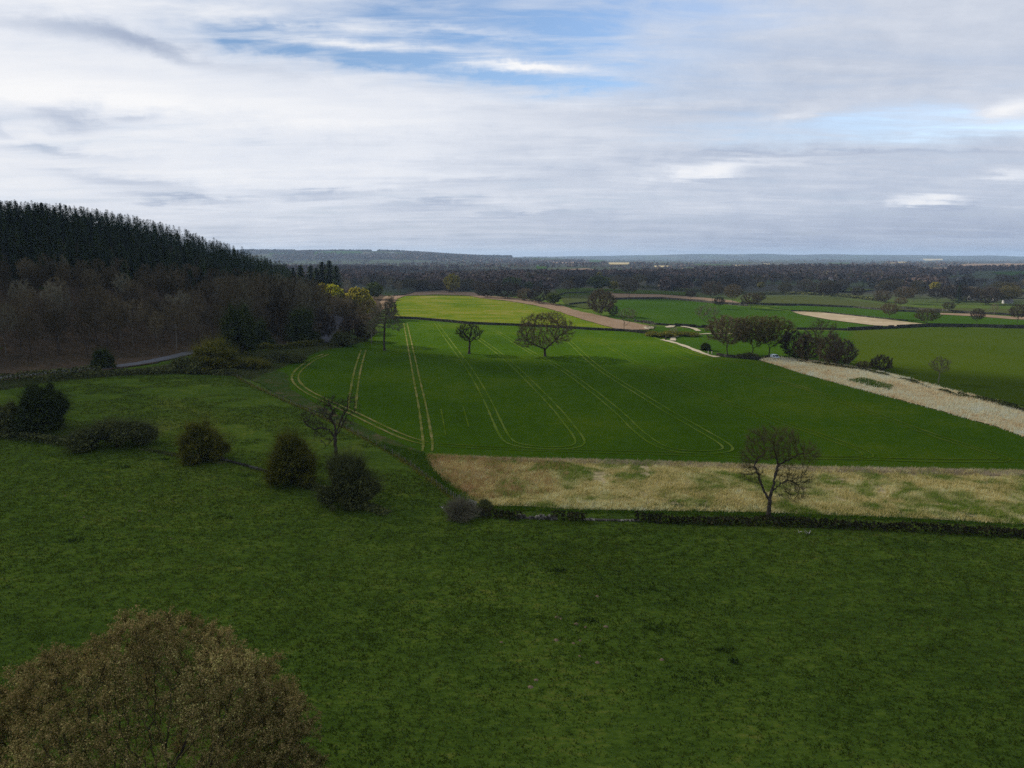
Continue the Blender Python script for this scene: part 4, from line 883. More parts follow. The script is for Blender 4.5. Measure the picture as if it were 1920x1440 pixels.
for px, py, top, w, v, lab in (
        (1490, 676, 618, 56, BUSHY[1], 'dark bushy tree right of the parked van at the edge of the straw strip'),
        (1512, 679, 626, 54, BUSHY[0], 'brown thicket tree between the van clump and the tall pale-trunked tree'),
        (1576, 689, 634, 56, BUSHY[1], 'dark rounded bushy tree at the right end of the clump above the straw strip'),
        (1556, 686, 624, 54, BUSHY[0], 'brown bushy tree close against the right side of the tall pale-trunked tree'),
        (1652, 697, 664, 40, BUSHY[1], 'low twiggy thorn tree on the hedge line halfway along the straw strip'),
        (1620, 693, 676, 36, BUSHY[0], 'low brown scrub tree just left of the twiggy thorn on the straw strip hedge'),
        (1127, 592, 541, 56, BUSHY[0], 'dense egg-shaped bare tree at the corner of the brown field margin'),
        (1149, 593, 571, 22, BUSHY[1], 'small dark bush at the right foot of the dense egg-shaped tree'),
        (1011, 569, 537, 52, BUSHY[1], 'round dark thicket tree on the crest of the yellow-green field, third from the left'),
        (915, 559, 528, 52, BUSHY[1], 'leftmost round thicket tree on the crest of the yellow-green field'),
        (952, 561, 529, 56, BUSHY[1], 'second round thicket tree on the crest of the yellow-green field'),
        (985, 565, 540, 36, BUSHY[0], 'small low thicket tree between the round ones on the yellow-green field crest')):
    px_tree(v, px, py, top, 'thicket_tree', lab, w)
for px, py, top, w, v, lab in (
        (1170, 618, 577, 38, LEANER, 'small pale-stemmed leaning tree at the right tip of the bare brown margin'),
        (1333, 615, 571, 46, LEANER, 'slender leaning bare tree at the stone wall behind the roadside clump'),
        (1348, 580, 556, 22, SPREAD[1], 'small tree just above the slender leaning tree'),
        (1295, 562, 545, 22, SPREAD[1], 'small round tree at the left end of the brown field'),
        (1335, 567, 527, 46, SPREAD[1], 'big dark spreading tree at the far end of the brown field'),
        (1373, 571, 532, 36, SPREAD[0], 'dark tree with thick trunk right of the big spreading tree on the brown field'),
        (1407, 580, 549, 42, SPREAD[0], 'wide low-crowned tree on the wall above the straw-coloured field'),
        (1424, 571, 548, 24, SPREAD[2], 'small brown tree behind the wide low-crowned tree'),
        (1179, 560, 522, 42, SPREAD[1], 'lone dark oak at the left end of the brown field, trunk clear below its crown'),
        (1065, 551, 525, 26, SPREAD[0], 'smaller of two trees side by side on the far hill pasture'),
        (1082, 550, 521, 38, SPREAD[1], 'larger of two trees side by side on the far hill pasture'),
        (1667, 600, 567, 32, SPREAD[0], 'bare tree above the middle of the straw-coloured field'),
        (1737, 612, 579, 48, SPREAD[2], 'wide tree at the right tip of the straw-coloured field beside the wall'),
        (1831, 609, 578, 27, SPREAD[1], 'short-trunked tree in the upper right field by the brown strip'),
        (1907, 608, 570, 32, SPREAD[1], 'dark tree at the right edge of the upper right field'),
        (1864, 591, 569, 24, TALL[2], 'thin tree behind the brown strip between the two dark trees at right'),
        (1778, 586, 566, 24, SPREAD[0], 'small tree on the wall at the left end of the brown strip'),
        (1757, 567, 541, 36, SPREAD[1], 'darkest round tree at the far side of the olive field'),
        (1546, 558, 540, 38, SPREAD[1], 'dark twin-crowned tree at the far left of the olive field'),
        (1759, 720, 667, 40, TALL[2], 'faint thin grey tree on the lime-green field beside the straw strip'),
        (1688, 576, 558, 26, SPREAD[0], 'small bare tree on the far wall of the olive field'),
        (1225, 625, 607, 22, LEANER, 'scrubby little tree over the wall by the stony ground'),
        (1262, 632, 612, 20, LEANER, 'thin scrub tree beside the pale stones at the footpath corner')):
    px_tree(v, px, py, top, 'bare_tree', lab, w)
px_tree(LEAFY[0], 627, 590, 535, 'willow_tree', 'bright yellow-green tree in fresh leaf below the dark firs', 40)
px_tree(LEAFY[1], 672, 600, 541, 'willow_tree', 'large golden-green tree in early leaf left of the ragged field tree', 50)
px_tree(LEAFY[0], 689, 596, 556, 'willow_tree', 'small lime-yellow tree in front of the golden-green one', 30)
px_tree(LEAFY[2], 702, 562, 530, 'willow_tree', 'olive-green leafing tree behind the golden-green one', 34)
px_tree(LEAFY[1], 608, 585, 533, 'willow_tree', 'thin yellowish tree at the left side of the bright yellow-green one', 20)
px_tree(LEAFY[2], 1037, 573, 549, 'willow_tree', 'green leafing bushy tree at the right end of the crest thickets', 30)
px_tree(LEAFY[2], 1122, 546, 518, 'willow_tree', 'green-tinged tree on the skyline of the far hill pasture', 44)
px_tree(LEAFY[1], 1149, 545, 528, 'willow_tree', 'small yellowish tree right of the green-tinged one on the far pasture', 22)
px_tree(LEAFY[1], 848, 552, 515, 'willow_tree', 'golden-green tree in the valley trees behind the yellow-green field', 30)
px_tree(LEAFY[2], 960, 545, 520, 'willow_tree', 'olive-green tree behind the crest thickets', 40)
for px, py, top, w, v, lab in ((696, 645, 562, 66, TALL[1], 'brown bare tree crowding behind the ragged field tree'), (664, 640, 588, 56, BUSHY[1], 'dark thorn tree at the wood corner left of the ragged field tree'), (733, 600, 560, 24, BUSHY[0], 'thin russet scrub tree at the left end of the dark wall'),
        (686, 640, 600, 44, BUSHY[0], 'brown thorn tree under the golden-green tree at the wood corner'), (600, 642, 575, 66, BUSHY[1], 'dark bushy tree on the bank left of the lane'), (528, 640, 560, 60, BUSHY[0], 'brown bushy tree on the bank right of the black evergreen')):
    px_tree(v, px, py, top, 'thicket_tree', lab, w)
def px_bush(px, py, top, w, mat, lab, name='bush', cat='bush', **kw):
    X, dep = ray([(px, py)]); dep = dep[0]
    return bush(name, tuple(X[0] - [0, 0, .1]), w / FOC * dep, (py - top) / FOC * dep / math.cos(PITCH) * kw.pop('hk', .93), mat, lab, cat, **kw)
px_bush(89, 812, 714, 96, 'leaf_dark', 'tall dark evergreen bush with domed top, leftmost whole bush of the hedge line', 'evergreen_bush', n=9000, size=.2, seed=1)
px_bush(216, 838, 781, 124, 'leaf_hedge', 'low wide twin-humped bush between the dark dome and the small round bush', n=8000, size=.17, seed=2, shape='low')
px_bush(379, 862, 784, 96, 'leaf_olive', 'round olive thorn bush with yellowish top standing on its own', n=7600, size=.17, seed=3)
px_bush(550, 906, 808, 98, 'leaf_olive', 'conical holly bush with sunlit yellow left edge beside the dead tree', n=9000, size=.17, seed=4, shape='cone')
px_bush(656, 944, 846, 112, 'leaf_hedge', 'sprawling dark bush wrapped round the right foot of the dead tree', n=10000, size=.16, seed=5)
px_bush(16, 812, 752, 66, 'leaf_hedge', 'dark bush cut by the left edge of the view', n=5000, size=.18, seed=6)
px_bush(1322, 658, 640, 21, 'leaf_dark', 'small round dark bush standing in pasture left of the roadside clump', n=2600, size=.2, seed=7, hk=.9)
px_bush(404, 694, 634, 104, 'leaf_olive', 'greenish scrub bush hiding the road at the near corner of the wood', n=8000, size=.25, seed=8)
px_bush(352, 698, 668, 60, 'leaf_hedge', 'low dark scrub left of the greenish bush beside the road', n=5000, size=.22, seed=9, shape='low')
px_bush(452, 668, 564, 74, 'leaf_dark', 'black ivy-clad evergreen at the front of the wood', 'evergreen_bush', n=8000, size=.3, seed=10)
px_bush(486, 652, 596, 50, 'leaf_dark', 'dark evergreen shrub leaning on the right of the black ivy-clad one', 'evergreen_bush', n=5000, size=.28, seed=11)
px_bush(566, 648, 572, 64, 'leaf_dark', 'dark evergreen on the bank midway between the black ivy-clad one and the lane', 'evergreen_bush', n=6500, size=.28, seed=12)
px_bush(195, 690, 652, 42, 'leaf_dark', 'small dark holly beside the road under the bare wood', 'evergreen_bush', n=4000, size=.22, seed=13)
px_bush(866, 968, 936, 64, 'twig_grey', 'leafless grey scrub bush at the near corner of the rough grass', n=900, size=.05, seed=14, twiggy=7.0)
px_bush(910, 956, 936, 30, 'leaf_hedge', 'small dark bramble at the left end of the low hedge', 'bramble_bush', n=2600, size=.11, seed=15)
px_bush(1240, 632, 620, 52, 'leaf_olive', 'low scrub along the wall corner by the footpath', n=3600, size=.28, seed=16, shape='low')
px_bush(1282, 630, 620, 60, 'leaf_olive', 'low green scrub right of the footpath corner', n=3000, size=.28, seed=17, shape='low')
px_bush(1392, 671, 661, 24, 'leaf_hedge', 'small dark bramble on the wall under the roadside clump', 'bramble_bush', n=2200, size=.2, seed=18, shape='low')
px_bush(1410, 672, 660, 28, 'leaf_hedge', 'dark bramble between two trunks of the roadside clump', 'bramble_bush', n=2200, size=.2, seed=19, shape='low')
px_bush(530, 676, 658, 90, 'leaf_hedge', 'long low bramble bank at the top left corner of the crop', 'bramble_bush', n=5200, size=.2, seed=20, shape='low')
px_bush(470, 690, 668, 60, 'leaf_olive', 'green bramble below the black ivy-clad evergreen', 'bramble_bush', n=4200, size=.2, seed=21, shape='low')
px_bush(640, 650, 622, 54, 'leaf_hedge', 'dark bramble beside the lane entrance', 'bramble_bush', n=4200, size=.22, seed=22)
px_bush(1562, 716, 712, 1, 'leaf_hedge', 'tiny bramble', n=10, size=.1, seed=23) if False else None

# ---- the wood on the hill
rng = np.random.default_rng(33)
def hill_points(n, dlo, dhi, space, ylo, yhi, xlo=-420):
    pts = []; tries = 0
    while len(pts) < n and tries < 60000:
        tries += 1
        y = rng.uniform(ylo, yhi); x = rng.uniform(xlo, -80)
        d = float(foot_dist(np.array([x]), np.array([y]))[0])
        if not dlo < d < dhi: continue
        f = y * math.cos(PITCH)
        if x < -.80 * f - 6: continue
        if any((x - a) ** 2 + (y - b) ** 2 < space ** 2 for a, b in pts): continue
        pts.append((x, y))
    return pts
def edge_top(px): return np.interp(px, [-60, 0, 100, 200, 300, 420, 500, 560, 640, 720], [474, 474, 466, 480, 490, 502, 518, 520, 545, 560])
wood = hill_points(290, 5, 100, 6.1, 175, 520)
for x, y in wood:
    d = float(foot_dist(np.array([x]), np.array([y]))[0])
    z = float(height(x, y)); h = rng.uniform(14.5, 19.5)
    cx, ct = col_of(x, y, z + h)
    lim = edge_top(cx) + rng.uniform(-6, 14)
    if ct < lim:                                      # the wood thins to lower trees towards the conifers
        for _ in range(40):
            h -= .4; cx, ct = col_of(x, y, z + h)
            if ct >= lim or h < 6: break
    if h < 6.5: continue
    k = rng.choice(4, p=[.36, .34, .12, .18])
    place(TALL[k], (x, y, z - .2), h, rng.uniform(0, 6.28), 'wood_tree', 'tall bare brown tree crowded in the hillside wood above the road', 'tree', 'bare trees of the hillside wood', rng.uniform(.95, 1.35), (rng.normal(0, .04), rng.normal(0, .04)))
for px, py, top in ((462, 640, 520), (488, 642, 512), (512, 640, 516), (540, 640, 522), (566, 636, 520), (590, 634, 528), (476, 625, 505), (502, 624, 508), (530, 622, 512), (556, 618, 514), (584, 616, 520), (604, 622, 530), (440, 640, 512), (648, 622, 560), (660, 626, 566)):
    px_tree(TALL[int(px) % 4], px, py, top, 'wood_tree', 'tall bare brown tree crowded in the hillside wood above the road', 46, group='bare trees of the hillside wood')
cons = hill_points(1500, 60, 250, 4.0, 250, 640, -460)
cons.sort(key=lambda p: math.hypot(*p)); vis = []; hid = []
for x, y in cons:
    z = float(height(x, y)); h = rng.uniform(11.5, 16.5) * (1 if rng.uniform() > .05 else 1.1)
    cx, cb = col_of(x, y, z + h * .75)
    d = float(foot_dist(np.array([x]), np.array([y]))[0])
    cx, ct = col_of(x, y, z + h)
    top = np.interp(cx, [-80, 0, 150, 250, 330, 400, 460, 510, 540], [370, 376, 388, 408, 424, 442, 462, 484, 496])
    if ct < top - 3:
        for _ in range(60):
            h -= .3; cx, ct = col_of(x, y, z + h)
            if ct >= top - rng.uniform(-9, 7) or h < 7: break
    if h < 7 or cx > 545: continue
    if cb > edge_top(cx) + 22: continue
    (vis if len(vis) < 285 and -30 < cx < 560 else hid).append((x, y, z, h))
for x, y, z, h in vis:
    place(CON[rng.integers(0, 5)], (x, y, z - .2), h, rng.uniform(0, 6.28), 'conifer_tree', 'dark conifer standing in the hilltop plantation', 'tree', 'conifers of the hilltop plantation', rng.uniform(1.35, 2.0), (rng.normal(0, .03), rng.normal(0, .03)))
Vs, Fs, n = [], [], 0
for x, y, z, h in hid:
    v = CLITE[rng.integers(0, 3)]; a = rng.uniform(0, 6.28); s = h / v['h']; c, s_ = math.cos(a) * s * 1.5, math.sin(a) * s * 1.5
    W = np.c_[v['V'][:, 0] * c - v['V'][:, 1] * s_, v['V'][:, 0] * s_ + v['V'][:, 1] * c, v['V'][:, 2] * s] + [x, y, z - .2]
    Vs.append(W); Fs.append(v['F'] + n); n += len(W)
m = tag(link('conifer_forest', rawmesh('conifer_forest', np.vstack(Vs), Fs, M['needle'])), kind='stuff')
for px, py, top, w, lab in ((621, 575, 491, 44, 'tallest black fir of the pair above the bright yellow-green tree'), (607, 570, 493, 42, 'slightly shorter black fir left of the tallest one'), (633, 572, 500, 36, 'narrow black fir on the right of the tallest one'),
        (585, 560, 499, 34, 'slim dark fir in the gap left of the black pair'), (566, 558, 499, 34, 'dark fir second left of the black pair'), (552, 558, 503, 24, 'lower dark fir at the end of the conifer plantation'), (596, 568, 504, 34, 'short black fir tucked between the taller firs')):
    px_tree(FIR, px, py, top, 'fir_tree', lab, w)
# undergrowth on the woodland floor and the bank
pts = np.array(hill_points(1500, -3, 70, .9, 175, 460)); pts = np.c_[pts, height(pts[:, 0], pts[:, 1])]
stuff('undergrowth', [blades(pts, 16, 1.5, .12, .9, np.random.default_rng(3), spread=.8)], M['twig'])
bank = scatter(ray([(-60, 728), (100, 704), (240, 696), (380, 680), (500, 662), (600, 648), (690, 632), (690, 640), (600, 660), (530, 690), (470, 712), (440, 706), (370, 700), (230, 704), (100, 716), (-60, 742)])[0], 2.2, np.random.default_rng(8), in_view)
stuff('bank_scrub', [blades(bank, 9, .8, .13, .9, np.random.default_rng(9), spread=.5)], M['leaf_hedge'])

# ---- trees of the valley beyond
rng = np.random.default_rng(44)
OPEN = [[(1030, 536), (1300, 545), (1400, 552), (1480, 556), (1720, 572), (1930, 580), (1930, 700), (1140, 620), (1040, 575)], [(745, 514), (800, 520), (800, 527), (750, 527)], [(806, 531), (890, 530), (890, 538), (806, 540)]]
cnt = 0; got = []
BELT = [(640, 505, 750, 560, 46), (700, 520, 905, 550, 60), (880, 512, 1060, 545, 46), (1040, 515, 1240, 537, 40), (1230, 512, 1450, 548, 44), (1420, 515, 1700, 556, 40), (1650, 520, 1925, 572, 46)]
for x0, y0, x1, y1, nn in BELT:
    k = tries = 0
    while k < nn and tries < 4000:
        tries += 1
        px, py = rng.uniform(x0, x1), y0 + (y1 - y0) * rng.uniform(0, 1) ** .7
        P = np.array([[px, py]])
        if any(inside(np.array(o, float), P[:, 0], P[:, 1])[0] for o in OPEN): continue
        if any((px - a) ** 2 + (2.2 * (py - b)) ** 2 < 64 for a, b in got): continue
        if px < 745 and py > 552 - (px - 640) * .02: continue
        X, dep = ray(P); 
        if dep[0] > 3200 or dep[0] < 350: continue
        got.append((px, py)); k += 1
        h = rng.uniform(11, 18); r_ = rng.uniform()
        if px < 750: v, h = (TALL[rng.integers(0, 4)] if r_ < .8 else SPREAD[1]), rng.uniform(13, 18)
        else: v = SPREAD[rng.integers(0, 3)] if r_ < .5 else BUSHY[rng.integers(0, 2)] if r_ < .8 else TALL[rng.integers(0, 4)]
        if r_ > .955: place(CON[k % 5], tuple(X[0] - [0, 0, .4]), rng.uniform(14, 20), r_, 'valley_conifer', 'dark pointed conifer among the bare trees of the valley', 'tree', 'conifers of the wooded valley', 1.3)
        elif r_ > .91: place(LEAFY[1 + k % 2], tuple(X[0] - [0, 0, .4]), h * .75, r_, 'valley_willow', 'greenish leafing tree among the bare trees of the valley', 'tree', 'leafing trees of the wooded valley', 1.1)
        else: place(v, tuple(X[0] - [0, 0, .4]), h, rng.uniform(0, 6.28), 'valley_tree', 'bare brown tree in the wooded valley beyond the fields', 'tree', 'bare trees of the wooded valley', rng.uniform(1.1, 1.6))
# the far woods, many thousand crowns that read as one mass
def far_wood(n):
    y = 1 / rng.uniform(1 / 9500, 1 / 900, n); a = rng.uniform(-.42, .86, n); x = a * y
    c = noise2(np.c_[x, y], 1 / 260., 70) + .8 * noise2(np.c_[x, y], 1 / 700., 71) + .35 * noise2(np.c_[x, y], 1 / 90., 72)
    d = np.hypot(x, y)
    thr = np.where(y > 4600, .5, np.where(y > 2600, .2, .06)) + .25 * sm(a, -.5, .1) * 0
    k = c > thr
    lines = np.abs(noise2(np.c_[x, y], 1 / 420., 90)) < .05          # hedgerow trees along field boundaries
    k |= lines & (rng.uniform(0, 1, n) < .8)
    k &= ~((foot_dist(x, y) > -20) & (y < 1000))
    p = np.c_[x[k], y[k]]
    # keep nearer open fields free
    zz = height(p[:, 0], p[:, 1]); cx, cy = col_of(p[:, 0], p[:, 1], zz)
    free = (cy < 533) | ((cy < 548) & (cx > 780) & (cx < 1040)) | ((cy < 547) & (cx > 1240)& (cx < 1480)) | ((cy < 553) & (cx > 1480))
    for o in OPEN[1:]: free &= ~inside(np.array(o, float), cx, cy)
    for o in FARF: free &= ~inside(np.array(o, float), cx, cy)
    return np.c_[p, zz][free]
FARF = [[(1040, 506), (1146, 503), (1146, 513), (1060, 513)], [(1026, 490), (1090, 490), (1090, 495), (1030, 496)], [(1104, 487), (1133, 487), (1133, 494), (1105, 494)], [(1140, 492), (1180, 492), (1180, 498), (1140, 498)], [(1226, 498), (1256, 498), (1256, 503), (1226, 503)], [(1374, 497), (1404, 497), (1404, 502), (1374, 502)], [(1718, 502), (1780, 502), (1780, 510), (1718, 510)], [(1800, 496), (1960, 494), (1960, 503), (1800, 503)], [(500, 472), (680, 468), (690, 479), (510, 481)], [(1300, 495), (1372, 495), (1372, 500), (1300, 500)], [(1553, 492), (1594, 492), (1594, 499), (1553, 499)], [(1180, 506), (1300, 505), (1300, 513), (1180, 514)]]
p = far_wood(34000)
per = np.where(p[:, 1] < 2500, 16, np.where(p[:, 1] < 5000, 9, 6))
idx = np.repeat(np.arange(len(p)), per); N = len(idx)
hh = np.repeat(rng.uniform(9, 17, len(p)), per); ww = np.repeat(rng.uniform(6, 11, len(p)), per) * (1 + p[idx, 1] / 9000)
dv = rng.normal(0, 1, (N, 3)); dv /= np.linalg.norm(dv, axis=1)[:, None]
C = p[idx] + np.c_[dv[:, 0] * ww * .45, dv[:, 1] * ww * .45, hh * (.55 + .4 * dv[:, 2])]
V, q = quads(C, ww * rng.uniform(.16, .3, N), rng, .5, 1.2)
tag(link('far_woodland', rawmesh('far_woodland', V, [q], M['farwood'])), kind='stuff')
pw = []
for a0, a1, y0, y1 in ((-.40, -.30, 5900, 6500), (-.33, -.1, 5000, 5500), (-.2, .1, 4900, 5600), (-.30, -.275, 5600, 6000), (-.272, -.195, 6200, 6500), (-.185, .0, 6150, 6450), (-.15, -.05, 5600, 5800)):   # plantations along the far ridge
    n = 900; y = rng.uniform(y0, y1, n); a = rng.uniform(a0, a1, n); pw.append(np.c_[a * y, y])
pw = np.vstack(pw); pz = height(pw[:, 0], pw[:, 1]); idx = np.repeat(np.arange(len(pw)), 5)
C = np.c_[pw, pz][idx] + np.c_[rng.normal(0, 5, (len(idx), 2)), rng.uniform(2, 17, len(idx))]
V, q = quads(C, 5.5, rng, .3, 1.2)
tag(link('ridge_woodland', rawmesh('ridge_woodland', V, [q], M['farwood'])), kind='stuff')

# ------------------------------------------------------------------ hedges, walls, fence
hedge('hedge', [(906, 968), (940, 970), (972, 974)], 1.1, 1.3, 'leaf_hedge_dark', 'short dark clipped hedge left of the tumbled stones, first along the rough grass', seed=1)
hedge('hedge', [(1043, 972), (1070, 974), (1092, 976)], 1.25, 1.4, 'leaf_hedge_dark', 'short dark block of hedge between the two gaps of tumbled stones', seed=2)
hedge('hedge', [(1196, 976), (1270, 980), (1350, 982), (1450, 984), (1560, 988), (1660, 993), (1760, 998), (1860, 1003), (1940, 1008), (2080, 1016)], 1.15, 1.3, 'leaf_hedge_dark', 'long dark clipped hedge along the rough grass under the gnarled tree', seed=3)
wall('stone_wall', [(972, 971), (1006, 973), (1043, 974)], .6, 'stone', 'tumbled dry stone wall filling the gap between the two short hedges', 4, ruin=.9, stone=.32)
wall('stone_wall', [(1092, 975), (1130, 976), (1196, 977)], .5, 'stone', 'tumbled dry stone wall with pale stones left of the long hedge', 5, ruin=.9, stone=.32)
wall('stone_wall', [(414, 862), (440, 868), (476, 878), (506, 886)], 1.0, 'darkwall', 'dark ruined dry stone wall between the round thorn bush and the conical holly', 6, ruin=.4)
wall('stone_wall', [(734, 597), (780, 599), (840, 604), (880, 608), (975, 612), (1040, 615), (1100, 619), (1170, 622), (1222, 627)], 1.7, 'darkwall', 'long dark stone wall between the sunlit yellow-green field and the crop', 7, stone=.9)
wall('stone_wall', [(1190, 603), (1230, 609), (1285, 613), (1336, 616)], 1.6, 'darkwall', 'dark stone wall below the green field, ending at the slender leaning tree', 8, stone=1.0)
wall('stone_wall', [(1345, 667), (1362, 670), (1395, 673), (1424, 675), (1446, 671)], 1.2, 'darkwall', 'low dark stone wall under the roadside clump', 9, stone=.7)
wall('stone_wall', [(1044, 555), (1060, 551), (1085, 550), (1110, 549), (1140, 551)], 1.8, 'darkwall', 'stone wall under the two side by side trees on the hill pasture', 10, stone=1.4)
wall('stone_wall', [(1068, 572), (1085, 570), (1100, 569)], 1.6, 'darkwall', 'short stone wall left of the dense egg-shaped tree', 11, stone=1.3)
wall('stone_wall', [(1150, 562), (1180, 561), (1240, 560.5), (1290, 564), (1340, 569), (1400, 574)], 1.7, 'darkwall', 'stone wall along the near side of the brown field', 12, stone=1.5)
wall('stone_wall', [(1390, 570), (1440, 572.5), (1520, 574), (1600, 578), (1680, 585), (1760, 588)], 1.8, 'darkwall', 'stone wall between the olive field and the green field at right', 13, stone=1.6)
wall('stone_wall', [(1485, 584), (1560, 588), (1640, 596), (1700, 602)], 1.1, 'darkwall', 'stone wall along the upper edge of the straw-coloured field', 14, stone=1.4)
wall('stone_wall', [(1590, 620), (1650, 617), (1720, 613.5), (1760, 612.5), (1840, 614), (1925, 617), (2100, 620)], 1.9, 'darkwall', 'long dark wall along the top of the lime-green field', 15, stone=1.1)
wall('stone_wall', [(1495, 618), (1550, 618.5), (1590, 620)], 1.3, 'darkwall', 'wall behind the tall pale-trunked tree, left of the lime-green field', 16, stone=1.1)
wall('stone_wall', [(1690, 580), (1760, 584), (1830, 589), (1925, 594), (2050, 600)], 1.8, 'darkwall', 'wall along the upper edge of the brown strip', 17, stone=1.6)
wall('stone_wall', [(738, 556), (780, 547.5), (830, 545), (880, 546)], 1.6, 'darkwall', 'dark wall on the far crest of the yellow-green field', 18, stone=1.4)
hedge('hedge', [(1500, 680), (1560, 688), (1620, 696), (1700, 715), (1760, 733), (1800, 746)], 1.0, 1.3, 'leaf_hedge', 'ragged low hedge between the straw strip and the lime-green field', seed=21, dens=12, size=.2, gaps=.35)
hedge('hedge', [(1800, 742), (1860, 757), (1925, 775), (2080, 818)], 1.3, 1.3, 'leaf_hedge', 'dark hedge at the upper right end of the straw strip', seed=22, dens=12, size=.2, gaps=.25)
hedge('hedge', [(1140, 538), (1240, 542), (1300, 547), (1400, 551)], 3.2, 3, 'leaf_hedge', 'thick dark field hedge behind the hill pasture', seed=23, dens=2.0, size=.55, twig=False)
hedge('hedge', [(1420, 553), (1500, 552), (1580, 557), (1660, 566)], 2.6, 3, 'leaf_hedge', 'dark far hedge along the upper edge of the olive field', seed=24, dens=2.0, size=.55, twig=False)
hedge('hedge', [(-40, 822), (20, 822), (70, 826), (150, 838)], 1.6, 2.0, 'leaf_hedge', 'low dark hedge remnant at the foot of the leftmost bushes', seed=25, dens=16, size=.15, gaps=.2)
hedge('hedge', [(268, 842), (310, 850), (350, 858), (420, 868)], .8, 1.4, 'leaf_hedge', 'very low scruffy hedge remnant between the twin-humped bush and the round thorn', seed=26, dens=18, size=.13, gaps=.4)
hedge('hedge', [(560, 908), (600, 918), (640, 936), (690, 952), (725, 962)], 1.2, 2.2, 'leaf_hedge', 'low bramble hedge joining the conical holly to the sprawling dark bush', seed=27, dens=18, size=.14, gaps=.25)
hedge('hedge', [(70, 716), (130, 710), (240, 703), (350, 700), (440, 704)], 1.9, 2.0, 'leaf_hedge', 'dark hedge below the road along the top of the left meadow', seed=28, dens=12, size=.18, gaps=.1)
rng = np.random.default_rng(77)
fl = ray(curve_px([(432, 700), (470, 722), (545, 757), (592, 778), (690, 826), (760, 868), (800, 898), (845, 931), (866, 944)], 5))[0][:, :2]
F = densify(fl, 3.1, False); F = np.array([on(*p) for p in F])
fence = link('wire_fence', None, loc=tuple(F[len(F) // 2])); O = F[len(F) // 2]
tag(fence, 'post and wire fence running down between the left meadow and the crop', 'fence')
for p in F[:-1]:
    mb = MB(); h = rng.uniform(1.05, 1.4); l = rng.normal(0, .05, 2)
    mb.tube([p - O + [0, 0, -.3], p - O + [l[0], l[1], h]], [.075, .06], 6); mb.build('post', M['wood'], fence)
mb = MB()
for z in (.45, .8, 1.1): mb.tube([p - O + [0, 0, z + rng.normal(0, .03)] for p in F], .007, 3)
mb.build('wire', M['wood'], fence)
hedge('weed_hedge', None, .55, .7, 'leaf_olive', 'scruffy strip of dead weeds and thorn along the wire fence', seed=29, dens=16, size=.11, gaps=.42, raw=fl)
# ------------------------------------------------------------------ gate, branches, van, posts
X, _ = ray([(884, 951)]); X = X[0]
g = link('field_gate', None, loc=tuple(X)); g.rotation_euler = (0, R(14), R(-12)); tag(g, 'small broken pale timber gate leaning at the corner of the rough grass', 'gate')
for k in range(4):
    mb = MB(); mb.box((0, 0, .35 + k * .27), (1.3, .05, .12)); mb.build('rail', M['palewood'], g)
for x in (-.62, .62):
    mb = MB(); mb.box((x, .05, .62), (.11, .05, 1.3)); mb.build('stile', M['palewood'], g)
mb = MB(); mb.tube([(-.6, .1, .3), (.6, .1, 1.15)], .05, 5); mb.build('brace', M['palewood'], g)
def branch(px, w, label, mat='palewood', seed=0, forks=2, up=.3):
    X, dep = ray([px]); r_ = np.random.default_rng(seed); L = w / FOC * dep[0]; mb = MB()
    P = [np.array([-L / 2, 0, .1])]
    for k in range(7): P.append(P[-1] + [L / 7, r_.normal(0, .06 * L), r_.normal(0, .03 * L) + (.02 if k < 4 else -.02) * up * L])
    P = np.array(P); P[:, 2] = np.maximum(P[:, 2], .04); mb.tube(P, np.linspace(.10, .03, 8), 6)
    for k in range(forks):
        i = 2 + k; d = np.array([r_.uniform(.2, .6), r_.choice([-1, 1]) * r_.uniform(.3, .7), up * r_.uniform(.5, 1.2)]) * L * .4
        mb.tube([P[i], P[i] + d * .5 + r_.normal(0, .05, 3), P[i] + d], [.05, .035, .015], 5)
    t = mb.build('fallen_branch', M[mat], None, True); t.location = tuple(X[0]); return tag(t, label, 'branch')
branch((829, 953), 16, 'pale bare fallen branch lying in the grass left of the grey scrub', seed=3, forks=1).rotation_euler = (0, 0, R(-50))
branch((868, 970), 46, 'long broken branch pile lying at the foot of the grey scrub', 'bark_pale', 5, 4)
branch((1501, 999), 9, 'short pale stick poking out of the meadow below the hedge', seed=7, forks=1, up=1.5).rotation_euler = (0, R(-40), R(-30))
branch((1516, 1000), 13, 'forked pale stick standing in the meadow below the hedge', seed=8, forks=3, up=2.5).rotation_euler = (0, R(-60), R(20))
X, _ = ray([(1331, 664)]); p = link('fence_post', None, loc=tuple(X[0])); tag(p, 'short pale gatepost pair at the end of the footpath by the round bush', 'post')
for x in (-.7, .9):
    mb = MB(); mb.box((x, 0, .6), (.28, .28, 1.3)); mb.box((x, 0, 1.28), (.36, .36, .1)); mb.build('post', M['palewood'], p)
X, _ = ray([(1248, 639)]); mb = MB(); mb.tube([(0, 0, -.2), (.05, 0, 1.1), (.02, 0, 2.3)], [.4, .34, .28], 7)
t = mb.build('tree_stump', M['bark'], None, True); t.location = tuple(X[0]); tag(t, 'dark upright stump beside the footpath bend', 'stump')
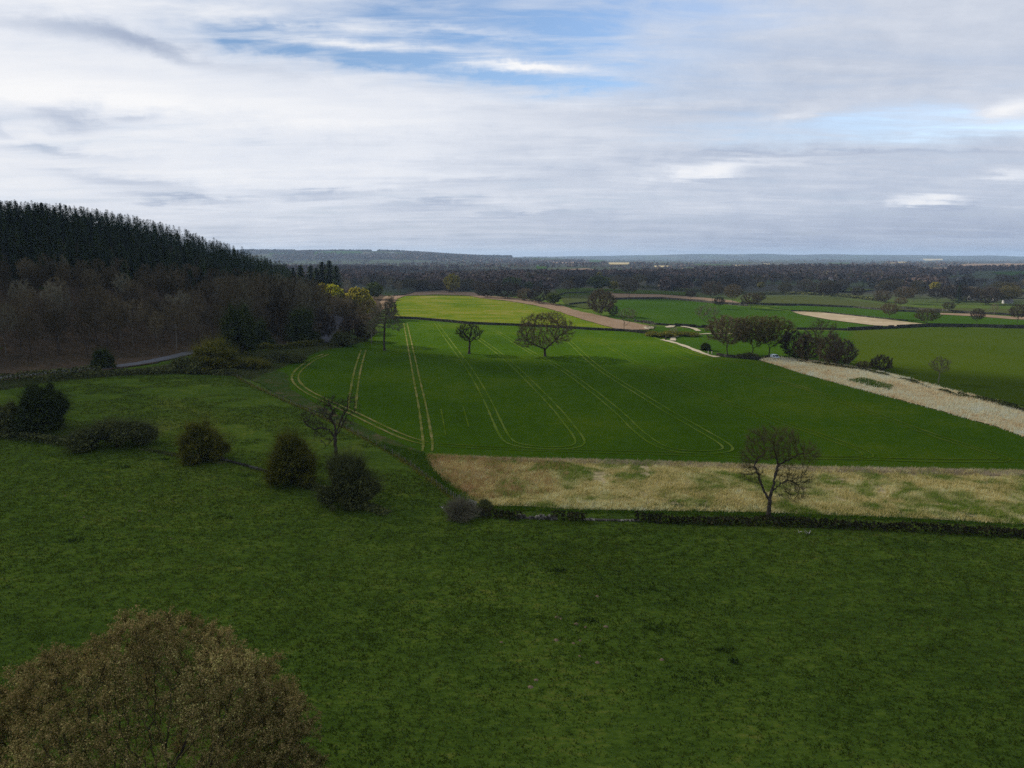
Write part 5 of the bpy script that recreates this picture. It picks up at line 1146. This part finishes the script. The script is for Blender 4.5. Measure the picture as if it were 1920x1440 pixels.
def van():
    X, _ = ray([(1453, 673)]); x, y, z = X[0]
    v = link('parked_van', None, loc=(x, y, z)); v.rotation_euler = (0, 0, R(18)); tag(v, 'small pale blue van parked at the tip of the straw strip under the trees', 'van')
    prof = [(-2.1, .35), (2.1, .35), (2.15, .85), (1.95, 1.02), (1.25, 1.12), (.72, 1.78), (.4, 1.86), (-1.85, 1.86), (-2.08, 1.6), (-2.15, .7)]
    n = len(prof); V = []
    for s, k in ((-1, .0), (1, .0)):
        for (a, b) in prof: V.append((s * (.9 - (.12 if b > 1.3 else 0)), -a, b))
    me = rawmesh('body', np.array(V), [np.array([list(range(n))]), np.array([list(range(2 * n - 1, n - 1, -1))]), np.array([(i, n + i, n + (i + 1) % n, (i + 1) % n) for i in range(n)])], M['paint'])
    link('body', me, v)
    def pane(nm, P, mat='glass'): link(nm, rawmesh(nm, np.array(P), [np.array([[0, 1, 2, 3]])], M[mat]), v)
    pane('windscreen', [(-.74, -1.2, 1.19), (.74, -1.2, 1.19), (.7, -.74, 1.76), (-.7, -.74, 1.76)])
    for s in (-1, 1):
        pane('side_window', [(s * .915, -.9, 1.12), (s * .915, .1, 1.12), (s * .80, .1, 1.7), (s * .80, -.6, 1.7)])
        pane('headlight', [(s * .8, -2.17, .62), (s * .5, -2.17, .62), (s * .5, -2.16, .8), (s * .8, -2.16, .8)], 'lamp')
        for yy in (-1.35, 1.35):
            mb = MB(); mb.tube([(s * .72, yy, .34), (s * .93, yy, .34)], .34, 14); w = mb.build('wheel', M['rubber'], v, True)
            mb = MB(); mb.tube([(s * .90, yy, .34), (s * .945, yy, .34)], .2, 10); mb.build('rim', M['wood'], w)
    mb = MB(); mb.box((0, -2.16, .45), (1.7, .12, .2)); mb.build('bumper', M['rubber'], v)
van()
# ------------------------------------------------------------------ the village and farms
def house(px, py, L, W, H, wallm, roofm, rz, label, cat='house', chim=True, name='house', sc=1.0):
    X, _ = ray([(px, py)]); t = link(name, None, loc=tuple(X[0])); t.rotation_euler = (0, 0, R(rz)); t.scale = (sc,) * 3; tag(t, label, cat, 'scattered houses of the valley')
    e = W / 2; rh = W * .42; V = [(-L / 2, -e, -2), (L / 2, -e, -2), (L / 2, e, -2), (-L / 2, e, -2), (-L / 2, -e, H), (L / 2, -e, H), (L / 2, e, H), (-L / 2, e, H), (-L / 2, 0, H + rh), (L / 2, 0, H + rh)]
    link('wall', rawmesh('wall', np.array(V, float), [np.array([(0, 1, 5, 4), (2, 3, 7, 6)]), np.array([(1, 2, 6, 9, 5), (3, 0, 4, 8, 7)])], M[wallm]), t)
    mb = MB(); o = .35
    for s in (-1, 1):
        a = np.array([(-L / 2 - o, s * (e + o), H - o * rh / e + .12), (L / 2 + o, s * (e + o), H - o * rh / e + .12), (L / 2 + o, 0, H + rh + .12), (-L / 2 - o, 0, H + rh + .12)])
        mb.add(np.vstack([a, a + [0, 0, .18]]), f4=[(0, 1, 2, 3), (7, 6, 5, 4), (0, 4, 5, 1), (1, 5, 6, 2), (2, 6, 7, 3), (3, 7, 4, 0)])
    rf = mb.build('roof', M[roofm], t)
    if chim:
        mb = MB(); mb.box((L * .36, 0, H + rh + .5), (.9, .7, 1.6)); mb.build('chimney', M['brick'], rf)
    for k in range(int(L // 3)):
        for z in ((1.3, 3.8) if H > 4.5 else (1.4,)):
            mb = MB(); mb.box((-L / 2 + 1.6 + k * 3, -e - .02, z), (1.1, .1, 1.2)); mb.build('window', M['glass'], t)
HS = [(735, 476, 40, 14, 9, 'render', 'render', 5, 'tiny white farm building on the far ridge'), (728, 512, 12, 8, 5, 'render', 'slate', 20, 'lone white cottage among the trees right of the bright green field'),
      (1534, 519, 14, 8, 5.5, 'render', 'slate', 10, 'leftmost pale house of the far village'), (1547, 519, 24, 9, 5.5, 'render', 'slate', 0, 'long white house in the far village'), (1557, 526, 12, 8, 5, 'render', 'tile', 30, 'pale cottage below the long white house'),
      (1568, 526, 10, 8, 5, 'render', 'slate', -15, 'small white cottage right of the pale one below the long house'), (1585, 528, 10, 8, 5, 'brick', 'slate', 0, 'brick cottage right of the two pale ones'),
      (1644, 526, 14, 8, 5.5, 'render', 'slate', 60, 'pale gable-ended house at the left of the village centre'), (1655, 531, 30, 10, 4.5, 'render', 'slate', 4, 'long low pale barn in the village'), (1672, 529, 24, 9, 5, 'brick', 'slate', -8, 'long brown house in the village centre'),
      (1690, 520, 14, 9, 5.5, 'brick', 'slate', 14, 'brown house above the village centre'), (1712, 522, 16, 9, 5.5, 'render', 'slate', -20, 'grey-white house left of the large village house'), (1716, 527, 14, 8, 5, 'brick', 'tile', 30, 'red roofed cottage under the grey-white house'),
      (1735, 520, 26, 10, 5.5, 'brick', 'slate', 4, 'largest house on the right of the village'), (1748, 524, 14, 8, 5.5, 'render', 'slate', -10, 'pale house at the right end of the village row'), (1806, 527, 26, 12, 4.5, 'render', 'slate', 0, 'pale green-grey farm shed right of the village'),
      (1824, 563, 16, 9, 4, 'render', 'slate', 10, 'pale cottage among trees at the far side of the olive field'), (1866, 564, 10, 7, 4, 'render', 'render', 0, 'small white shed right of the pale cottage'), (1889, 569, 14, 7, 3.6, 'render', 'slate', -10, 'white bungalow by the far right trees'),
      (1258, 540, 24, 10, 4, 'render', 'slate', -4, 'long grey farm barn behind the hill pasture'), (1359, 528, 8, 7, 5, 'render', 'slate', 20, 'single white cottage behind the dark spreading tree'), (1600, 522, 12, 8, 5, 'brick', 'slate', 15, 'brown house left of the village centre'), (1625, 520, 12, 8, 5, 'render', 'slate', -25, 'pale house midway between the two village groups')]
for h_ in HS: house(*h_, sc=.8 if h_[1] < 540 else .55)
# ------------------------------------------------------------------ the clouds whose shade lies over the near fields, the hill and the valley
def cloud(P, alt, thick, seed, mat):
    """footprint of the shade on the ground -> a lumpy cloud up the sun's direction"""
    off = SUN * (alt / SUN[2])
    rng = np.random.default_rng(seed)
    B = densify(np.asarray(P, float), 30, True, 5, rng) + off[:2]
    lo_, hi_ = B.min(0), B.max(0); g = 34
    gx, gy = np.meshgrid(np.arange(lo_[0], hi_[0], g), np.arange(lo_[1], hi_[1], g)); gx, gy = gx.ravel() + rng.uniform(-8, 8, gx.size), gy.ravel() + rng.uniform(-8, 8, gy.size)
    k = inside(B, gx, gy); I = np.c_[gx[k], gy[k]]
    dm = np.full(len(I), 1e9)
    for b in B: dm = np.minimum(dm, np.hypot(I[:, 0] - b[0], I[:, 1] - b[1]))
    I, dm = I[dm > 14], dm[dm > 14]
    v, e, f, *_ = geometry.delaunay_2d_cdt([Vector(p) for p in np.vstack([B, I])], [], [list(range(len(B)))], 1, 1e-5)
    v = np.array([tuple(p) for p in v]); f = np.array(f)
    db = np.min(np.hypot(v[:, None, 0] - B[None, :, 0], v[:, None, 1] - B[None, :, 1]), axis=1)
    up = np.sqrt(np.clip(db / 160, 0, 1)) * thick * (1 + .35 * noise2(v, .012, seed) + .15 * noise2(v, .05, seed + 1)) + 2
    n = len(v)
    V = np.vstack([np.c_[v, alt + up], np.c_[v, alt - .15 * up - 4]])
    t = link('cloud', rawmesh('cloud', V, [np.vstack([f, f[:, ::-1] + n])], mat, smooth=True)); tag(t, kind='structure')
def cloud_material(through):
    m = bpy.data.materials.new('cloud_vapour'); m.use_nodes = True; T = NT(m.node_tree); T.n.clear()
    tr = T.new('ShaderNodeBsdfTransparent'); df = T.new('ShaderNodeBsdfDiffuse'); df.inputs[0].default_value = (.85, .86, .88, 1)
    tl = T.new('ShaderNodeBsdfTranslucent'); tl.inputs[0].default_value = (.85, .86, .88, 1)
    a = T.new('ShaderNodeMixShader'); a.inputs[0].default_value = .5; T.l.new(df.outputs[0], a.inputs[1]); T.l.new(tl.outputs[0], a.inputs[2])
    b = T.new('ShaderNodeMixShader'); b.inputs[0].default_value = math.sqrt(through); T.l.new(a.outputs[0], b.inputs[1]); T.l.new(tr.outputs[0], b.inputs[2])
    o = T.new('ShaderNodeOutputMaterial'); T.l.new(b.outputs[0], o.inputs[0]); return m
CM = cloud_material(.17)
edge = ray([(1960, 764), (1800, 727), (1640, 684), (1500, 672), (1380, 682), (1240, 686), (1100, 676), (960, 672), (840, 668), (760, 664), (706, 650)])[0][:, :2]
cloud([tuple(p) for p in edge] + [(-74, 325), (-96, 365), (-135, 400), (-185, 500), (-215, 580), (-260, 760), (-700, 760), (-900, 200), (-700, -400), (300, -450), (700, -300), (600, 120)], 1500, 160, 3, CM)
cloud([(-420, 900), (-150, 700), (-60, 780), (40, 900), (240, 1010), (480, 950), (800, 930), (1500, 1100), (2300, 1900), (2100, 2700), (1300, 2900), (500, 2700), (-300, 2900), (-1000, 2500), (-900, 1500)], 1700, 200, 8, CM)
# ------------------------------------------------------------------ the air
mb = MB(); mb.box((0, 0, 70), (33000, 33000, 150))
hz = bpy.data.materials.new('haze_air'); hz.use_nodes = True; hz.cycles.volume_sampling = 'EQUIANGULAR'; T = NT(hz.node_tree); T.n.clear()
pv = T.new('ShaderNodeVolumePrincipled'); pv.inputs['Color'].default_value = (.55, .75, 1.0, 1); pv.inputs['Density'].default_value = 6.8e-5; pv.inputs['Anisotropy'].default_value = .1
T.l.new(pv.outputs[0], T.new('ShaderNodeOutputMaterial').inputs['Volume'])
h = mb.build('haze', hz); tag(h, kind='stuff')
